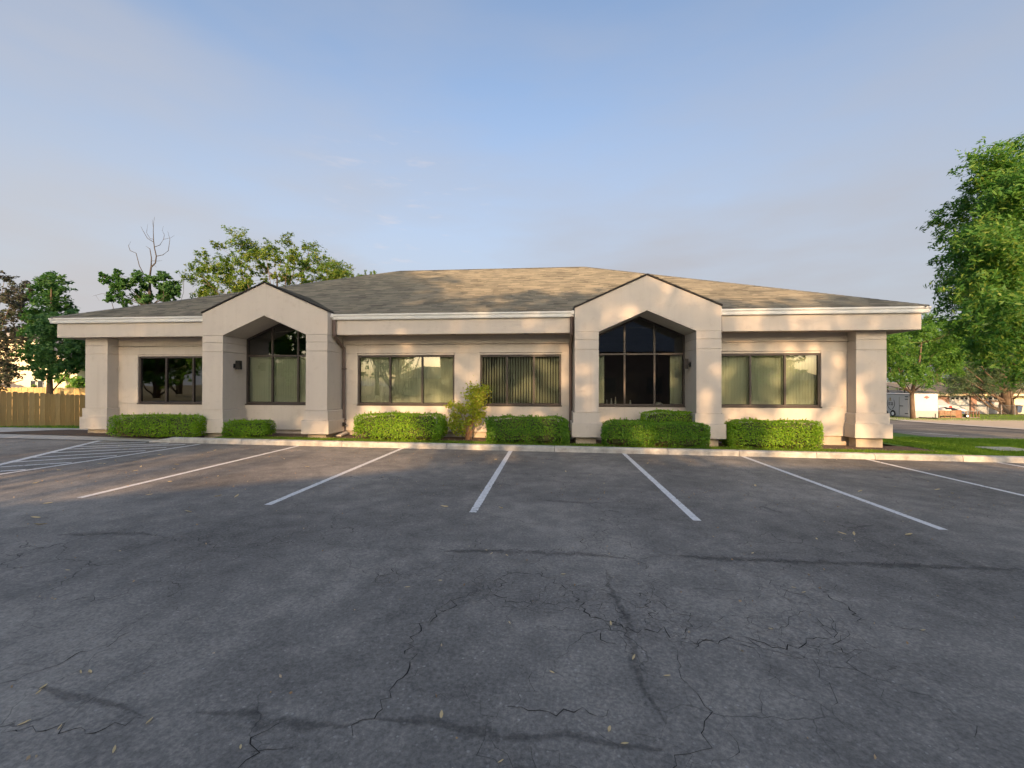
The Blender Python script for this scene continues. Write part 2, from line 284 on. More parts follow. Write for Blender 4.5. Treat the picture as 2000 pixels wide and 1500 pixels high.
# ------------------------------------------------------------------ mesh helpers
class MB:
    def __init__(s): s.v = []; s.f = []; s.a = None
    def quad(s, a, b, c, d):
        i = len(s.v); s.v += [tuple(a), tuple(b), tuple(c), tuple(d)]; s.f.append((i, i+1, i+2, i+3)); return s
    def poly(s, pts):
        i = len(s.v); s.v += [tuple(p) for p in pts]; s.f.append(tuple(range(i, i+len(pts)))); return s
    def box(s, x0, x1, y0, y1, z0, z1):
        i = len(s.v)
        s.v += [(x0,y0,z0),(x1,y0,z0),(x1,y1,z0),(x0,y1,z0),(x0,y0,z1),(x1,y0,z1),(x1,y1,z1),(x0,y1,z1)]
        s.f += [tuple(i+k for k in q) for q in ((0,3,2,1),(4,5,6,7),(0,1,5,4),(1,2,6,5),(2,3,7,6),(3,0,4,7))]; return s
    def prismY(s, pts, y0, y1):       # polygon in x,z, counter-clockwise seen from -Y
        k = len(pts); i = len(s.v)
        s.v += [(x, y0, z) for x, z in pts]+[(x, y1, z) for x, z in pts]
        s.f.append(tuple(range(i, i+k))); s.f.append(tuple(range(i+2*k-1, i+k-1, -1)))
        for a in range(k):
            b = (a+1) % k; s.f.append((i+b, i+a, i+k+a, i+k+b))
        return s
    def prismX(s, pts, x0, x1):       # polygon in y,z
        k = len(pts); i = len(s.v)
        s.v += [(x0, y, z) for y, z in pts]+[(x1, y, z) for y, z in pts]
        s.f.append(tuple(range(i+k-1, i-1, -1))); s.f.append(tuple(range(i+k, i+2*k)))
        for a in range(k):
            b = (a+1) % k; s.f.append((i+a, i+b, i+k+b, i+k+a))
        return s
    def tube(s, pts, rads, seg=7, cap=True):
        pts = [Vector(p) for p in pts]; rings = []
        for j, p in enumerate(pts):
            d = (pts[min(j+1, len(pts)-1)]-pts[max(j-1, 0)]).normalized()
            a = d.cross(Vector((0, 0, 1)) if abs(d.z) < .9 else Vector((1, 0, 0))).normalized(); b = d.cross(a)
            i = len(s.v); rings.append(i)
            for k in range(seg):
                t = 2*math.pi*k/seg; q = p+(a*math.cos(t)+b*math.sin(t))*rads[j]; s.v.append(tuple(q))
        for i0, i1 in zip(rings, rings[1:]):
            for k in range(seg): s.f.append((i0+k, i0+(k+1) % seg, i1+(k+1) % seg, i1+k))
        if cap:
            s.f.append(tuple(rings[0]+k for k in range(seg-1, -1, -1))); s.f.append(tuple(rings[-1]+k for k in range(seg)))
        return s
    def lathe(s, c, prof, axis='z', seg=20):   # profile of (radius, along) about an axis through c
        i = len(s.v); k = len(prof)
        for r_, h in prof:
            for a in range(seg):
                t = 2*math.pi*a/seg; u, v = r_*math.cos(t), r_*math.sin(t)
                q = {'z': (u, v, h), 'x': (h, u, v), 'y': (v, h, u)}[axis]
                s.v.append((c[0]+q[0], c[1]+q[1], c[2]+q[2]))
        for j in range(k-1):
            for a in range(seg): s.f.append((i+j*seg+a, i+j*seg+(a+1) % seg, i+(j+1)*seg+(a+1) % seg, i+(j+1)*seg+a))
        s.f.append(tuple(i+a for a in range(seg-1, -1, -1))); s.f.append(tuple(i+(k-1)*seg+a for a in range(seg)))
        return s
    def build(s, name, m, parent=None, smooth=False, bevel=0):
        me = bpy.data.meshes.new(name); me.from_pydata(s.v, [], s.f); me.update()
        if s.a is not None:
            at_ = me.attributes.new('across', 'FLOAT', 'POINT'); at_.data.foreach_set('value', s.a)
        return link(name, me, m, parent, smooth, bevel)
def link(name, me, m, parent=None, smooth=False, bevel=0):
    if m and not me.materials: me.materials.append(MATS[m])
    o = bpy.data.objects.new(name, me); COL.objects.link(o)
    if parent: o.parent = parent
    if smooth: me.polygons.foreach_set('use_smooth', [True]*len(me.polygons))
    if bevel:
        b = o.modifiers.new('bevel', 'BEVEL'); b.width = bevel; b.segments = 2; b.limit_method = 'ANGLE'
    return o
def tag(o, label=None, cat=None, group=None, kind=None):
    for k, v in (('label', label), ('category', cat), ('group', group), ('kind', kind)):
        if v: o[k] = v
    return o
def empty(name, loc=(0, 0, 0)):
    o = bpy.data.objects.new(name, None); o.location = loc; COL.objects.link(o); o.empty_display_size = .2; return o
def np_mesh(name, V, Fq):
    me = bpy.data.meshes.new(name); nv = len(V); nf, k = Fq.shape
    me.vertices.add(nv); me.vertices.foreach_set('co', np.asarray(V, np.float32).ravel())
    me.loops.add(nf*k); me.loops.foreach_set('vertex_index', np.asarray(Fq, np.int32).ravel())
    me.polygons.add(nf); me.polygons.foreach_set('loop_start', np.arange(0, nf*k, k, dtype=np.int32))
    try: me.polygons.foreach_set('loop_total', np.full(nf, k, np.int32))
    except Exception: pass
    me.update(calc_edges=True); me.validate(); return me
def leaves(name, P, size, m, parent, rng, droop=.3, aspect=.45, up=.0, out=None, sv=.35, face=None):
    """one folded leaf per row of P; a leaf is a rhombus with its tip hanging"""
    n_ = len(P); d = rng.normal(size=(n_, 3)); d[:, 2] = d[:, 2]*.6-droop
    if out is not None: d = d*.75+out*1.0
    d[:, 2] += up
    d /= np.linalg.norm(d, axis=1)[:, None]
    q = rng.normal(size=(n_, 3)); q[:, 2] *= .5; s_ = np.cross(d, q); s_ /= np.linalg.norm(s_, axis=1)[:, None]+1e-9
    if face is not None:              # blades turned to the light: outward and up, with scatter
        fn = face+rng.normal(size=(n_, 3))*.42; fn /= np.linalg.norm(fn, axis=1)[:, None]
        d = d-(d*fn).sum(1)[:, None]*fn; d /= np.linalg.norm(d, axis=1)[:, None]+1e-9; s_ = np.cross(d, fn)
    nn = np.cross(s_, d)
    L = size*(1+sv*rng.uniform(-1, 1, n_))[:, None]; W = L*aspect
    a = P-d*L*.5; b = P+s_*W*.5+nn*W*.18; c = P+d*L*.5; e = P-s_*W*.5+nn*W*.18
    V = np.stack([a, b, c, e], 1).reshape(-1, 3); Fq = np.arange(n_*4).reshape(-1, 4)
    return link(name, np_mesh(name, V, Fq), m, parent)

# ------------------------------------------------------------------ ground
def grid(name, xs, ys, zf, m):
    V = [(x, y, zf(x, y)) for y in ys for x in xs]; nx = len(xs)
    F_ = [(j*nx+i, j*nx+i+1, (j+1)*nx+i+1, (j+1)*nx+i) for j in range(len(ys)-1) for i in range(nx-1)]
    me = bpy.data.meshes.new(name); me.from_pydata(V, [], F_); me.update(); return link(name, me, m)
def lin(a, b, n_): return [a+(b-a)*i/(n_-1) for i in range(n_)]
YC = 10.61
gx = [-3000, -800, -300, -140]+lin(-80, 100, 91)+[160, 300, 800, 3000]
gy = [-3000, -800, -300, -120]+lin(-60, 100, 81)+[160, 300, 800, 3000]
tag(grid('ground', gx, gy, lambda x, y: T(x, y)-.09, 'ground'), kind='structure')
lot = tag(grid('parking_lot', lin(-46, 46, 93), lin(-12.4, YC+.1, 24), lambda x, y: T(x, y), 'asphalt'), kind='structure')
# far edge of the front lawn at the right and the side lot behind it
eA, eB, eC = G(1743, 850), G(1828, 861), G(2000, 869)
sA, sB = G(1740, 819), G(2000, 839)
print('lawn edge', eA, eB, eC, 'side strip', sA, sB)
def sheet(name, pts, m, dz, n_=14):
    """quad patch p00 p10 p11 p01 draped on the terrain"""
    p00, p10, p11, p01 = [Vector((p[0], p[1], 0)) for p in pts]; V = []; F_ = []
    for j in range(n_+1):
        for i in range(n_+1):
            u, v = i/n_, j/n_; q = (p00*(1-u)+p10*u)*(1-v)+(p01*(1-u)+p11*u)*v; V.append((q.x, q.y, T(q.x, q.y)+dz))
    for j in range(n_):
        for i in range(n_): F_.append((j*(n_+1)+i, j*(n_+1)+i+1, (j+1)*(n_+1)+i+1, (j+1)*(n_+1)+i))
    me = bpy.data.meshes.new(name); me.from_pydata(V, [], F_); me.update(); return link(name, me, m)
def ext(a, b, t): return a+(b-a)*t
far0, far1 = ext(sA, sB, -.25), ext(sA, sB, 2.2)
k0 = Vector((9.6, far0.y, 0))
tag(sheet('side_lot', [(9.3, 12.6), (44, 12.6), far1, far0], 'asphalt_side', -.03, 30), kind='structure')
nrm = Vector((-(sB-sA).y, (sB-sA).x, 0)).normalized()
tag(sheet('gutter_strip', [far0, far1, far1+nrm*1.0, far0+nrm*1.0], 'concrete', .0, 24), kind='structure')
tag(sheet('gravel_drive', [far0+nrm*1.0, far1+nrm*1.0, far1+nrm*12, far0+nrm*12], 'gravel', -.01, 24), kind='structure')
tag(sheet('house_lawn', [far0+nrm*12+Vector((6, 0, 0)), far1+nrm*8, far1+nrm*30, far0+nrm*30+Vector((6, 0, 0))], 'turf', .0, 24), kind='structure')
tag(sheet('left_lawn', [(-44, 13.4), (-13.6, 13.1), (-13.6, 40), (-44, 40)], 'turf', -.01, 30), kind='structure')
walk = tag(sheet('sidewalk', [(-46, YC+.02), (-9.2, YC+.02), (-9.2, 13.2), (-46, 13.4)], 'concrete', .016, 30), kind='structure')
tag(sheet('mulch_bed', [(-17.2, 11.5), (-9.3, 11.15), (-9.3, 12.4), (-15.6, 12.75)], 'soil', .03, 12), kind='structure')
tag(sheet('planting_bed', [(-9.2, 10.74), (9.6, 10.74), (9.6, 12.4), (-9.2, 12.4)], 'soil', .10, 20), kind='structure')
lawn_edge = [Vector((9.3, eA.y+.1, 0)), eA, eB, eC, eC+(eC-eB)*1.5]; mb = MB()
for a, b in zip(lawn_edge, lawn_edge[1:]):
    for j in range(6):
        u0_, u1_ = j/6, (j+1)/6
        p = [(a.x, 10.74+(a.y-10.74)*u0_), (b.x, 10.74+(b.y-10.74)*u0_), (b.x, 10.74+(b.y-10.74)*u1_), (a.x, 10.74+(a.y-10.74)*u1_)]
        mb.poly([(x, y, T(x, y)+.095) for x, y in p])
tag(mb.build('front_lawn', 'turf'), kind='structure')
# curb in poured lengths
def curbpx(px): return onY(px, 870, YC).x
curb = tag(empty('curb', (0, YC, 0)), kind='structure')
cx = [curbpx(p_) for p_ in (290, 330, 470, 667, 871, 1083, 1305, 1445, 1596, 1710, 1882)]
while cx[-1] < 34: cx.append(cx[-1]+2.7)
for i, (a, b) in enumerate(zip(cx, cx[1:])):
    mb = MB(); g_ = .006; prof = [(0, -.1), (.015, .09), (.03, .118), (.055, .13), (.165, .132), (.165, -.1)]
    if i == 0: pa = [(y, min(z, .02)) for y, z in prof]
    else: pa = prof
    a2, b2 = a+g_, b-g_; kx = len(prof)
    V = [(a2, YC+y, T(a2, YC)+z) for y, z in pa]+[(b2, YC+y, T(b2, YC)+z) for y, z in prof]
    mb.v = V; mb.f = [tuple(range(kx)), tuple(range(2*kx-1, kx-1, -1))]+[(j, kx+j, kx+(j+1) % kx, (j+1) % kx) for j in range(kx)]
    o_ = mb.build('curb_segment', 'curb_concrete', None); o_.parent = curb; o_.matrix_parent_inverse = Matrix.Translation((0, -YC, 0))
# far curb of the lawn
mb = MB()
for a, b in zip([eA+Vector((-4, -.2, 0)), eA, eB], [eA, eB, eC+(eC-eB)*1.5]):
    d_ = (b-a).normalized(); s_ = Vector((-d_.y, d_.x, 0))*.16
    for q0, q1 in ((a, b),):
        z0, z1 = T(a.x, a.y), T(b.x, b.y)
        mb.poly([(a.x, a.y, z0+.1), (b.x, b.y, z1+.1), (b.x+s_.x, b.y+s_.y, z1+.03), (a.x+s_.x, a.y+s_.y, z0+.03)])
        mb.poly([(a.x+s_.x, a.y+s_.y, z0+.03), (b.x+s_.x, b.y+s_.y, z1+.03), (b.x+s_.x, b.y+s_.y, z1-.1), (a.x+s_.x, a.y+s_.y, z0-.1)])
tag(mb.build('lawn_curb', 'curb_concrete'), kind='structure')

# painted lines -------------------------------------------------------------
def stripe(name, pts, width, m, dz, parent, jag=0, seed=0, taper=False, step=.12):
    rg = random.Random(seed); P = [Vector((p[0], p[1], 0)) for p in pts]; Q = []
    for a, b in zip(P, P[1:]):
        k = max(1, int((b-a).length/step))
        Q += [a+(b-a)*(i/k) for i in range(k)]
    Q.append(P[-1]); mb = MB(); mb.a = []; nQ = len(Q)
    for i, q in enumerate(Q):
        d_ = (Q[min(i+1, nQ-1)]-Q[max(0, i-1)]).normalized(); s_ = Vector((-d_.y, d_.x, 0))
        wd = width*(1+(rg.uniform(-jag, jag) if jag else 0))
        if taper: wd *= (.35+.65*math.sin(math.pi*i/(nQ-1))) if taper is True else max(.02, math.sin(math.pi*i/(nQ-1)))**.5
        of = s_*(rg.uniform(-1, 1)*jag*.05) if jag else Vector()
        for sg in (-1, 0, 1):
            p_ = q+of+s_*(wd/2*sg); mb.v.append((p_.x, p_.y, T(p_.x, p_.y)+dz)); mb.a.append(float(sg))
    for i in range(nQ-1):
        for k in (0, 1): mb.f.append((3*i+k, 3*i+3+k, 3*i+4+k, 3*i+1+k))
    return mb.build(name, m, parent)
X0 = -.974
for k in range(-2, 7):
    stripe('stall_line', [(X0+2.74*k, YC-.02), (X0+2.74*k, YC-5.22)], .10, 'paint', .004, lot)
stripe('stall_line', [G(390, 868), G(0, 927), ext(G(390, 868), G(0, 927), 1.25)], .10, 'paint', .004, lot)
stripe('stall_line', [G(215, 856), G(0, 908), ext(G(215, 856), G(0, 908), 1.25)], .14, 'paint', .0045, lot)
for a, b in (((178, 867.5), (285, 864)), ((150, 873), (330, 867)), ((128, 878), (362, 868.5)), ((100, 885), (325, 874.5)), ((65, 894), (285, 880.5)), ((27, 903), (228, 890)), ((0, 912.5), (140, 903.5)), ((0, 921), (50, 918))):
    stripe('hatch_line', [G(*a), G(*b)], .10, 'paint', .0043, lot)
side = bpy.data.objects['side_lot']
l0, l1 = G(1741, 841), G(1873, 849.6)
stripe('stall_line', [l0+(l0-l1)*.3, l1], .11, 'paint', -.026, side)

# cracks and worn sealant ---------------------------------------------------
def zz(ox, oy, sc, pts): return [G(ox+x/sc, oy+y/sc) for x, y in pts]
S = 2.857
CR = [
 zz(700, 1100, S, [(690,150),(600,190),(540,200),(440,275),(380,330),(330,400),(270,450),(270,505),(295,525),(280,590),(250,650),(200,720),(150,790),(80,830),(30,890),(-60,960)]),
 zz(700, 1100, S, [(1040,10),(1030,60),(1110,110),(1230,180),(1240,230),(1290,310),(1420,325),(1500,370),(1700,380),(1750,420),(1880,440),(2000,440)]),
 zz(700, 1100, S, [(640,0),(680,40),(660,90),(690,140),(760,200),(960,240),(1000,210),(1100,235),(1220,235)]),
 zz(700, 1100, S, [(690,150),(800,130),(815,95),(780,40)]),
 zz(700, 1100, S, [(1600,130),(1610,220),(1625,370)]), zz(700, 1100, S, [(1360,340),(1340,400),(1400,440),(1540,490)]),
 zz(700, 1100, S, [(720,880),(800,830),(950,820),(1100,850),(1200,830),(1400,840)]),
 zz(700, 1100, S, [(1850,470),(1880,440)]), zz(700, 1100, S, [(1720,260),(1850,300),(2000,380)]),
 zz(700, 1100, S, [(230,10),(190,50),(110,95)]), zz(700, 1100, S, [(960,240),(960,260)]),
 zz(0, 1100, S, [(1040,10),(890,100),(740,145),(560,215),(350,215)]), zz(0, 1100, S, [(890,100),(1015,130),(970,190),(945,245),(1020,245),(1005,280)]),
 zz(0, 1100, S, [(840,330),(720,400),(600,470),(450,490),(300,570),(150,640),(0,665)]),
 zz(0, 1100, S, [(0,920),(80,955),(330,920),(400,940),(540,950),(700,900),(800,850)]), zz(0, 1100, S, [(1300,1140),(1400,1060),(1480,930),(1560,880)]),
 zz(0, 1100, S, [(1400,1060),(1520,1075),(1670,1010)]),
 zz(1300, 850, S, [(850,850),(950,930),(1050,980),(1060,1020),(1100,1070)]),
 zz(1300, 850, S, [(0,1140),(250,1160),(550,1180),(630,1190),(760,1180),(800,1150),(880,1130),(905,1070),(880,1040)]), zz(1300, 850, S, [(760,1180),(900,1250)]),
 zz(1300, 850, S, [(500,790),(620,850),(850,930)]), zz(1300, 850, S, [(1200,1060),(1400,1080),(1500,1120)]),
 zz(700, 850, S, [(1220,250),(1150,290),(1130,360)]), zz(700, 850, S, [(1160,520),(1250,600),(1340,620),(1380,640)]),
 zz(0, 850, S, [(310,560),(500,555),(780,545),(1080,580),(1200,630),(1400,615),(1600,600),(2000,625)]),
 zz(700, 850, S, [(0,630),(300,630),(500,650),(1000,655),(1300,670),(1700,690),(2000,720)]),
 zz(1300, 850, S, [(0,672),(200,685),(600,700),(1000,715),(1500,740),(2000,760)])]
for i, c in enumerate(CR):
    rg = random.Random(i*7+1); pts = []
    def frac(a, b, lv):
        L_ = (b-a).length
        if L_ < .055 or lv > 7: return [a]
        n_ = Vector((-(b-a).y, (b-a).x, 0)); m_ = a.lerp(b, rg.uniform(.4, .6))+n_*max(-.22, min(.22, rg.gauss(0, .085)))
        return frac(a, m_, lv+1)+frac(m_, b, lv+1)
    for a, b in zip(c, c[1:]): pts += frac(Vector((a.x, a.y, 0)), Vector((b.x, b.y, 0)), 0)
    pts.append(c[-1])
    stripe('crack', pts, .0045 if i not in (0, 1, 17, 18) else .0065, 'crack', .0018, lot, jag=.85, seed=i, taper=True, step=.2)
rq = random.Random(91)                # fine branching crack network between the main ones
def walk(p, a, n_, w_, depth):
    pts = [p]
    for j in range(n_):
        a += rq.gauss(0, .45); p = p+Vector((math.cos(a), math.sin(a), 0))*rq.uniform(.03, .075); pts.append(p)
        if depth < 2 and rq.random() < .055: walk(p, a+rq.choice((-1, 1))*rq.uniform(.7, 1.5), int(n_*.55), w_*.8, depth+1)
    if all(q.y < YC-.2 for q in pts): stripe('crack', pts, w_*min(1, max(.45, pts[0].y/5)), 'crack', .0016, lot, jag=.8, seed=rq.randint(0, 9999), taper=True, step=.5)
for j in range(34):
    c = rq.choice(CR); q = c[rq.randrange(len(c))]; walk(Vector((q.x, q.y, 0)), rq.uniform(0, 6.28), rq.randint(10, 34), rq.uniform(.0028, .0048), 0)
for j in range(16): walk(Vector((rq.uniform(-7, 8), rq.uniform(2.4, 7.5), 0)), rq.uniform(0, 6.28), rq.randint(14, 40), rq.uniform(.0028, .0045), 0)
TB = [(zz(700, 1100, S, [(1390,40),(1400,130),(1440,230),(1480,300),(1510,380),(1530,480),(1560,600),(1600,700),(1660,820),(1700,900)]), .10),
      (zz(700, 1100, S, [(0,880),(400,900),(560,940),(900,985),(1200,985),(1400,1045),(1700,1060)]), .10),
      (zz(0, 1100, S, [(200,690),(340,730),(700,790),(820,850)]), .08), (zz(0, 1100, S, [(1080,860),(1400,850),(1480,910),(2000,900)]), .10),
      (zz(700, 850, S, [(480,650),(1000,660),(1300,672),(1500,690)]), .22), (zz(700, 850, S, [(1000,362),(1250,378),(1450,380)]), .14),
      (zz(0, 850, S, [(310,560),(780,548),(860,560)]), .2), (zz(1300, 850, S, [(0,672),(300,690),(800,710),(1500,740),(2000,752)]), .2), (zz(1300, 850, S, [(520,395),(660,440)]), .12),
      (zz(1300, 850, S, [(930,490),(1020,515),(1150,505)]), .1)]
for i, (c, wd) in enumerate(TB): stripe('sealant_seam', c, wd, 'sealant', .0012, lot, jag=.45, seed=50+i, step=.07, taper='soft')

# ------------------------------------------------------------------ office building
XC = -2.75; YG, YW, YF, YP = 11.40, 12.31, 11.70, 11.97
ZB, ZF, ZG, ZGA, ZIA, ZIS, ZWT, ZWB = .277, 3.045, 3.655, 4.475, 3.573, 3.03, 2.512, 1.057
GV1, GV2 = 2.565, 2.82
B = tag(empty('office_building', (XC, YW, .1)), 'single storey beige stucco office building with hipped shingle roof and two arched gables', 'building')
B_inv = Matrix.Translation((-XC, -YW, -.1))
def part(o, parent=None):
    p_ = parent or B; o.parent = p_
    o.matrix_parent_inverse = B_inv if p_ is B else Matrix.Identity(4)
    return o
YBACK = 27.3
# wall bands with recessed joints
g = .006
def wallrun(x0, x1, zs, y0=YW, th=.2):
    for z0, z1 in zip(zs, zs[1:]): part(MB().box(x0, x1, y0, y0+th, z0+g, z1-g).build('wall_panel', 'stucco', bevel=.006))
BL, BR = XC-11.0, XC+11.0
gc1, gc2 = XC-5.235, XC+5.235; GH, GI = 1.85, 1.23
W = [(-12.763, -10.06), (-5.687, -2.776), (-2.024, .305), (4.56, 7.263)]
ops = sorted([(a, b) for a, b in W]+[(gc1-GI, gc1+GI), (gc2-GI, gc2+GI)])
xs = [BL]+[v for ab in ops for v in ab]+[BR]
for i in range(0, len(xs), 2):
    if xs[i+1]-xs[i] > .05: wallrun(xs[i]+.001, xs[i+1]-.001, [ZWB, GV1])
wallrun(BL, BR, [ZB, ZWB])
for a, b in ((BL, gc1-GI), (gc1+GI, gc2-GI), (gc2+GI, BR)): wallrun(a+.002, b-.002, [GV1, GV2, 3.25])
for a, b in W: part(MB().box(a+.002, b-.002, YW+.004, YW+.2, ZWT, GV1-g).build('window_head', 'stucco'))
part(MB().box(BL+.02, BR-.02, YW+.06, YW+.3, -.1, ZB-.004).build('foundation', 'footing'))
bk_ = MB()
for i in range(0, len(xs), 2):
    if xs[i+1]-xs[i] > .05: bk_.box(xs[i]+.02, xs[i+1]-.02, YW+.012, YW+.19, ZWB-.03, GV1+.03)
bk_.box(BL+.02, BR-.02, YW+.012, YW+.19, ZB+.02, ZWB-.01)
part(bk_.build('joint_backing', 'stucco_trim'))
# side and rear walls
part(MB().box(BL-.2, BL, YW, YBACK, -.1, 3.25).build('side_wall', 'stucco')); part(MB().box(BR, BR+.2, YW, YBACK, -.1, 3.25).build('side_wall', 'stucco'))
part(MB().box(BL, BR, YBACK-.2, YBACK, -.1, 3.25).build('rear_wall', 'stucco'))
# rooms
part(MB().box(BL+.01, BR-.01, YW+.25, 17.2, .28, .32).build('room_floor', 'room_floor'))
part(MB().box(BL+.01, BR-.01, 17.2, 17.3, .3, 3.24).build('room_wall', 'room'))
part(MB().box(BL+.01, BR-.01, YW+.25, 17.2, 3.26, 3.3).build('room_ceiling', 'room'))
for x in (gc1-GH-.2, gc1+GH+.3, -2.4, gc2-GH-.1, gc2+GH-.1): part(MB().box(x-.05, x+.05, YW+.25, 17.2, .32, 3.26).build('room_partition', 'room'))
# corner piers and gable piers
def pier(x0, x1, yf, yb, top):
    e = empty('pier', ((x0+x1)/2, yf, ZB)); part(e)
    inv = Matrix.Translation((-(x0+x1)/2, -yf, -ZB))
    def sub(o): o.parent = e; o.matrix_parent_inverse = inv
    t1, t2 = .085, .042
    sub(MB().box(x0-t1, x1+t1, yf-t1, yb-.003, ZB, .652).build('plinth', 'stucco_trim', bevel=.008))
    sub(MB().prismY([(x0-t2, .654), (x1+t2, .654), (x1+t2, .90), (x1+t2-.012, .918), (x0-t2+.012, .918), (x0-t2, .90)], yf-t2, yb-.002).build('base_band', 'stucco_trim'))
    zs = [.92, GV1, GV2, top]
    for z0, z1 in zip(zs, zs[1:]): sub(MB().box(x0, x1, yf, yb-.001, z0+g, z1-g).build('shaft', 'stucco', bevel=.006))
    sub(MB().box(x0+.015, x1-.015, yf+.015, yb-.02, .9, top-.01).build('shaft_core', 'stucco_trim'))
    sub(MB().box(x0+.03, x1-.06, yf+.06, yb-.01, -.15, ZB-.002).build('footing', 'footing'))
    return e
pier(XC-11.41, XC-10.67, YP, YW, ZF+.02); pier(XC+10.67, XC+11.41, YP, YW, ZF+.02)
for gc in (gc1, gc2):
    pier(gc-GH, gc-GI, YG, YW, ZIS); pier(gc+GI, gc+GH, YG, YW, ZIS)
    sl = (ZGA-ZG)/GH
    part(MB().prismY([(gc-GH, ZIS), (gc-GI, ZIS), (gc, ZIA), (gc, ZGA), (gc-GH, ZG)], YG, YW+.15).build('gable_wall', 'stucco'))
    part(MB().prismY([(gc+GI, ZIS), (gc+GH, ZIS), (gc+GH, ZG), (gc, ZGA), (gc, ZIA)], YG, YW+.15).build('gable_wall', 'stucco'))
# eaves: fascia, soffit, gutter
FL, FR = XC-12.03, XC+12.03
runs = [(FL, gc1-GH-.002, 'L'), (gc1+GH+.13, gc2-GH-.12, 'M'), (gc2+GH+.11, FR, 'R')]
for a, b, k in runs:
    part(MB().box(a, b, YF, YF+.1, ZF, 3.47).build('fascia', 'stucco', bevel=.006))
    a2, b2 = (a if k == 'L' else a-.12), (b if k == 'R' else b+.11)
    part(MB().box(max(a2, FL)+.02, min(b2, FR)-.02, YF+.101, YW-.002, ZF+.02, ZF+.05).build('soffit', 'soffit'))
    part(MB().box(a2+.02, b2-.02, YF+.03, YF+.098, ZF+.03, 3.46).build('fascia_backing', 'stucco_trim'))
    e0, e1 = (a-.14 if k == 'L' else a-.13), (b+.14 if k == 'R' else b+.115)
    if k == 'L': e1 = b-.001
    if k == 'M': e0, e1 = gc1+GH+.004, gc2-GH-.004
    if k == 'R': e0 = gc2+GH+.004
    prof = [(YF-.003, 3.465), (YF-.07, 3.465), (YF-.085, 3.50), (YF-.095, 3.545), (YF-.125, 3.575), (YF-.13, 3.61), (YF-.115, 3.612), (YF-.105, 3.59), (YF-.003, 3.60)]
    part(MB().prismX(prof, e0, e1).build('gutter', 'white_metal'))
    if k != 'L': part(MB().box(e0-.002, e0+.07, YF-.15, YF-.05, 3.52, 3.625).build('gutter_end', 'white_metal', bevel=.01))
    if k != 'R': part(MB().box(e1-.07, e1+.002, YF-.15, YF-.05, 3.52, 3.625).build('gutter_end', 'white_metal', bevel=.01))
    for t in (.18, .5, .82):
        x = a+(b-a)*t; part(MB().lathe((x, 12.0, ZF+.012), [(.075, 0), (.075, .006), (.05, .007)], seg=16).build('soffit_light', 'bronze'))
for sx, xx in ((-1, FL), (1, FR)):
    x0, x1 = sorted((xx, xx-sx*.1)); part(MB().box(x0, x1, YF+.101, YBACK+.6, ZF, 3.47).build('fascia', 'stucco'))
    x0, x1 = sorted((xx-sx*.1, xx-sx*1.04)); part(MB().box(x0, x1, YW, YBACK+.5, ZF+.02, ZF+.05).build('soffit', 'soffit'))
    x0, x1 = sorted((xx, xx+sx*.13)); part(MB().box(x0, x1, YF-.06, YBACK+.6, 3.466, 3.608).build('gutter', 'white_metal'))
# downspouts
def downspout(x, low=True):
    mb = MB(); hw = .04
    path = [(YF-.055, 3.47), (YF-.055, 3.02), (YW-.07, 2.72), (YW-.07, .30), (YW-.16, .20)]
    pr = []
    for i, (y, z) in enumerate(path):
        pr.append((y-.035, z-(.02 if 0 < i < 3 else 0)))
    for y, z in reversed(path): pr.append((y+.035, z+(.02 if path.index((y, z)) in (1, 2) else 0)))
    k = len(path)
    for j in range(k-1):
        a, b = path[j], path[j+1]
        mb.tube([(x, a[0], a[1]), (x, b[0], b[1])], [.047, .047], 4)
    o_ = part(mb.build('downspout', 'downspout'))
    for z in (2.1, .6): part(MB().box(x-.05, x+.05, YW-.115, YW-.002, z, z+.03).build('downspout_strap', 'downspout'))
for x in (gc1+GH+.065, gc2-GH-.065, gc2+GH+.06): downspout(x)
part(MB().prismX([(YW-.5, .17), (YW-.05, .2), (YW-.05, .26), (YW-.5, .2)], gc1+GH+.0, gc1+GH+.2).build('splash_block', 'concrete'))
e = MB().box(gc1+GH+.1, gc1+GH+.12, YW-.22, YW-.12, .42, .54).lathe((gc1+GH+.12, YW-.17, .48), [(.035, 0), (.03, .04), (.018, .05), (.018, .07)], 'x', 10)
part(e.build('hose_bib', 'black_metal'))
for xf, sg in ((gc1-GI, 1), (gc2+GI, -1)):
    lm = empty('wall_lamp', (xf, 11.86, 2.2)); part(lm); inv = Matrix.Translation((-xf, -11.86, -2.2))
    def sub(o): o.parent = lm; o.matrix_parent_inverse = inv
    a, b = sorted((xf+sg*.001, xf+sg*.03)); sub(MB().box(a, b, 11.81, 11.91, 2.13, 2.25).build('back_plate', 'black_metal'))
    a, b = sorted((xf+sg*.03, xf+sg*.07)); sub(MB().box(a, b, 11.84, 11.88, 2.17, 2.21).build('arm', 'black_metal'))
    a, b = sorted((xf+sg*.07, xf+sg*.19)); sub(MB().box(a, b, 11.80, 11.92, 2.08, 2.34).build('lamp_body', 'black_metal', bevel=.006))

